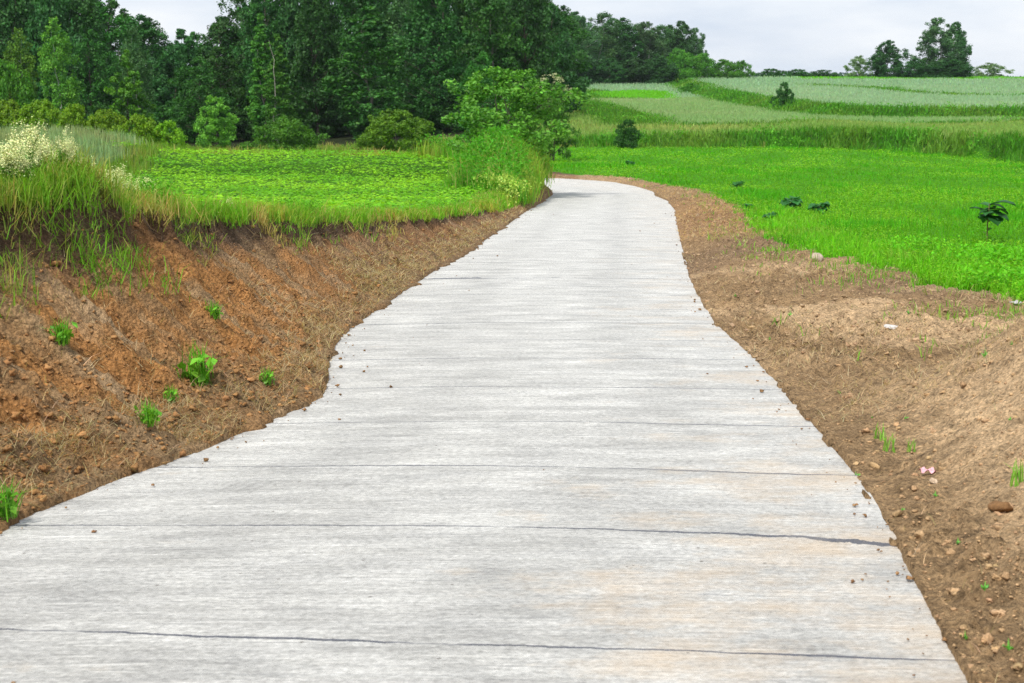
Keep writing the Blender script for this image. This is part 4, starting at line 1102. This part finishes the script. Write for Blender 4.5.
# ------------------------------------------------------------------ air
hm, nt, ns, ls = new_mat('haze')
pv = nd(ns, 'ShaderNodeVolumePrincipled', inp={'Color': (.80, .90, 1, 1), 'Density': .00007}); ho = nd(ns, 'ShaderNodeOutputMaterial'); ls.new(pv.outputs[0], ho.inputs['Volume'])
x0, x1, y0, y1, z0, z1 = -2700, 2700, -30, 3800, float(GZ.min()) - 1.0, 32
me = bpy.data.meshes.new('haze')
me.from_pydata([(x, y, z) for x in (x0, x1) for y in (y0, y1) for z in (z0, z1)], [], [(0, 1, 3, 2), (4, 6, 7, 5), (0, 4, 5, 1), (2, 3, 7, 6), (0, 2, 6, 4), (1, 5, 7, 3)])
me.materials.append(hm); link('haze', me, kind='stuff', label='thin bluish summer haze')

# ------------------------------------------------------------------ light, sky, camera
SUN_EL, SUN_AZ = R(55), R(212)          # azimuth clockwise from +Y: behind the camera to the left
w = bpy.data.worlds.new('World'); scene.world = w; w.use_nodes = True
ns, ls = w.node_tree.nodes, w.node_tree.links; ns.clear()
sky = nd(ns, 'ShaderNodeTexSky', sky_type='NISHITA', sun_disc=False, sun_elevation=SUN_EL, sun_rotation=SUN_AZ, air_density=1, dust_density=2)
tc = nd(ns, 'ShaderNodeTexCoord')
mp = nd(ns, 'ShaderNodeMapping'); mp.inputs['Scale'].default_value = (2.2, 2.2, 9); ls.new(tc.outputs['Generated'], mp.inputs[0])
cn = nd(ns, 'ShaderNodeTexNoise', inp={'Scale': 1.6, 'Detail': 6, 'Roughness': .55}); ls.new(mp.outputs[0], cn.inputs['Vector'])
cr = nd(ns, 'ShaderNodeMapRange', inp={1: .38, 2: .60, 3: 0, 4: 1}); ls.new(cn.outputs[0], cr.inputs[0])
cc = nd(ns, 'ShaderNodeMixRGB', inp={1: (4.6, 5.25, 6.3, 1), 2: (6.8, 7.05, 7.45, 1)}); ls.new(cr.outputs[0], cc.inputs[0])
mxs = nd(ns, 'ShaderNodeMixRGB', inp={0: .88}); ls.new(sky.outputs[0], mxs.inputs[1]); ls.new(cc.outputs[0], mxs.inputs[2])
bg = nd(ns, 'ShaderNodeBackground', inp={'Strength': .1}); ls.new(mxs.outputs[0], bg.inputs[0])
ow = nd(ns, 'ShaderNodeOutputWorld'); ls.new(bg.outputs[0], ow.inputs[0])
sl_ = bpy.data.lights.new('sun', 'SUN'); sl_.energy = 3.1; sl_.angle = R(7); sl_.color = (1, .95, .87)
so = bpy.data.objects.new('sun', sl_); COL.objects.link(so)
from mathutils import Vector
dirv = Vector((math.sin(SUN_AZ) * math.cos(SUN_EL), math.cos(SUN_AZ) * math.cos(SUN_EL), math.sin(SUN_EL)))
so.rotation_euler = dirv.to_track_quat('Z', 'Y').to_euler(); so.location = (-30, -30, 60)

cd = bpy.data.cameras.new('camera'); cam = bpy.data.objects.new('camera', cd); COL.objects.link(cam)
cam.location = (0, 0, ZC); cam.rotation_euler = (math.pi / 2 - PIT, 0, 0)
cd.sensor_width = 36; cd.lens = F / 1024 * 36; cd.clip_end = 6000; cd.clip_start = .1
cd.dof.use_dof = True; cd.dof.focus_distance = 14; cd.dof.aperture_fstop = 6.3
scene.camera = cam
vs = scene.view_settings
scene.display_settings.display_device = 'sRGB'
vs.view_transform = 'Standard'; vs.look = 'None'; vs.exposure = .58; vs.gamma = 1; vs.use_curve_mapping = False
scene.cycles.use_denoising = True; scene.cycles.denoising_input_passes = 'RGB_ALBEDO_NORMAL'; scene.cycles.denoising_prefilter = 'NONE'
try: scene.cycles.denoiser = 'OPENIMAGEDENOISE'
except Exception: pass
scene.cycles.max_bounces = 6; scene.cycles.transparent_max_bounces = 4; scene.cycles.use_adaptive_sampling = True; scene.cycles.adaptive_threshold = .015
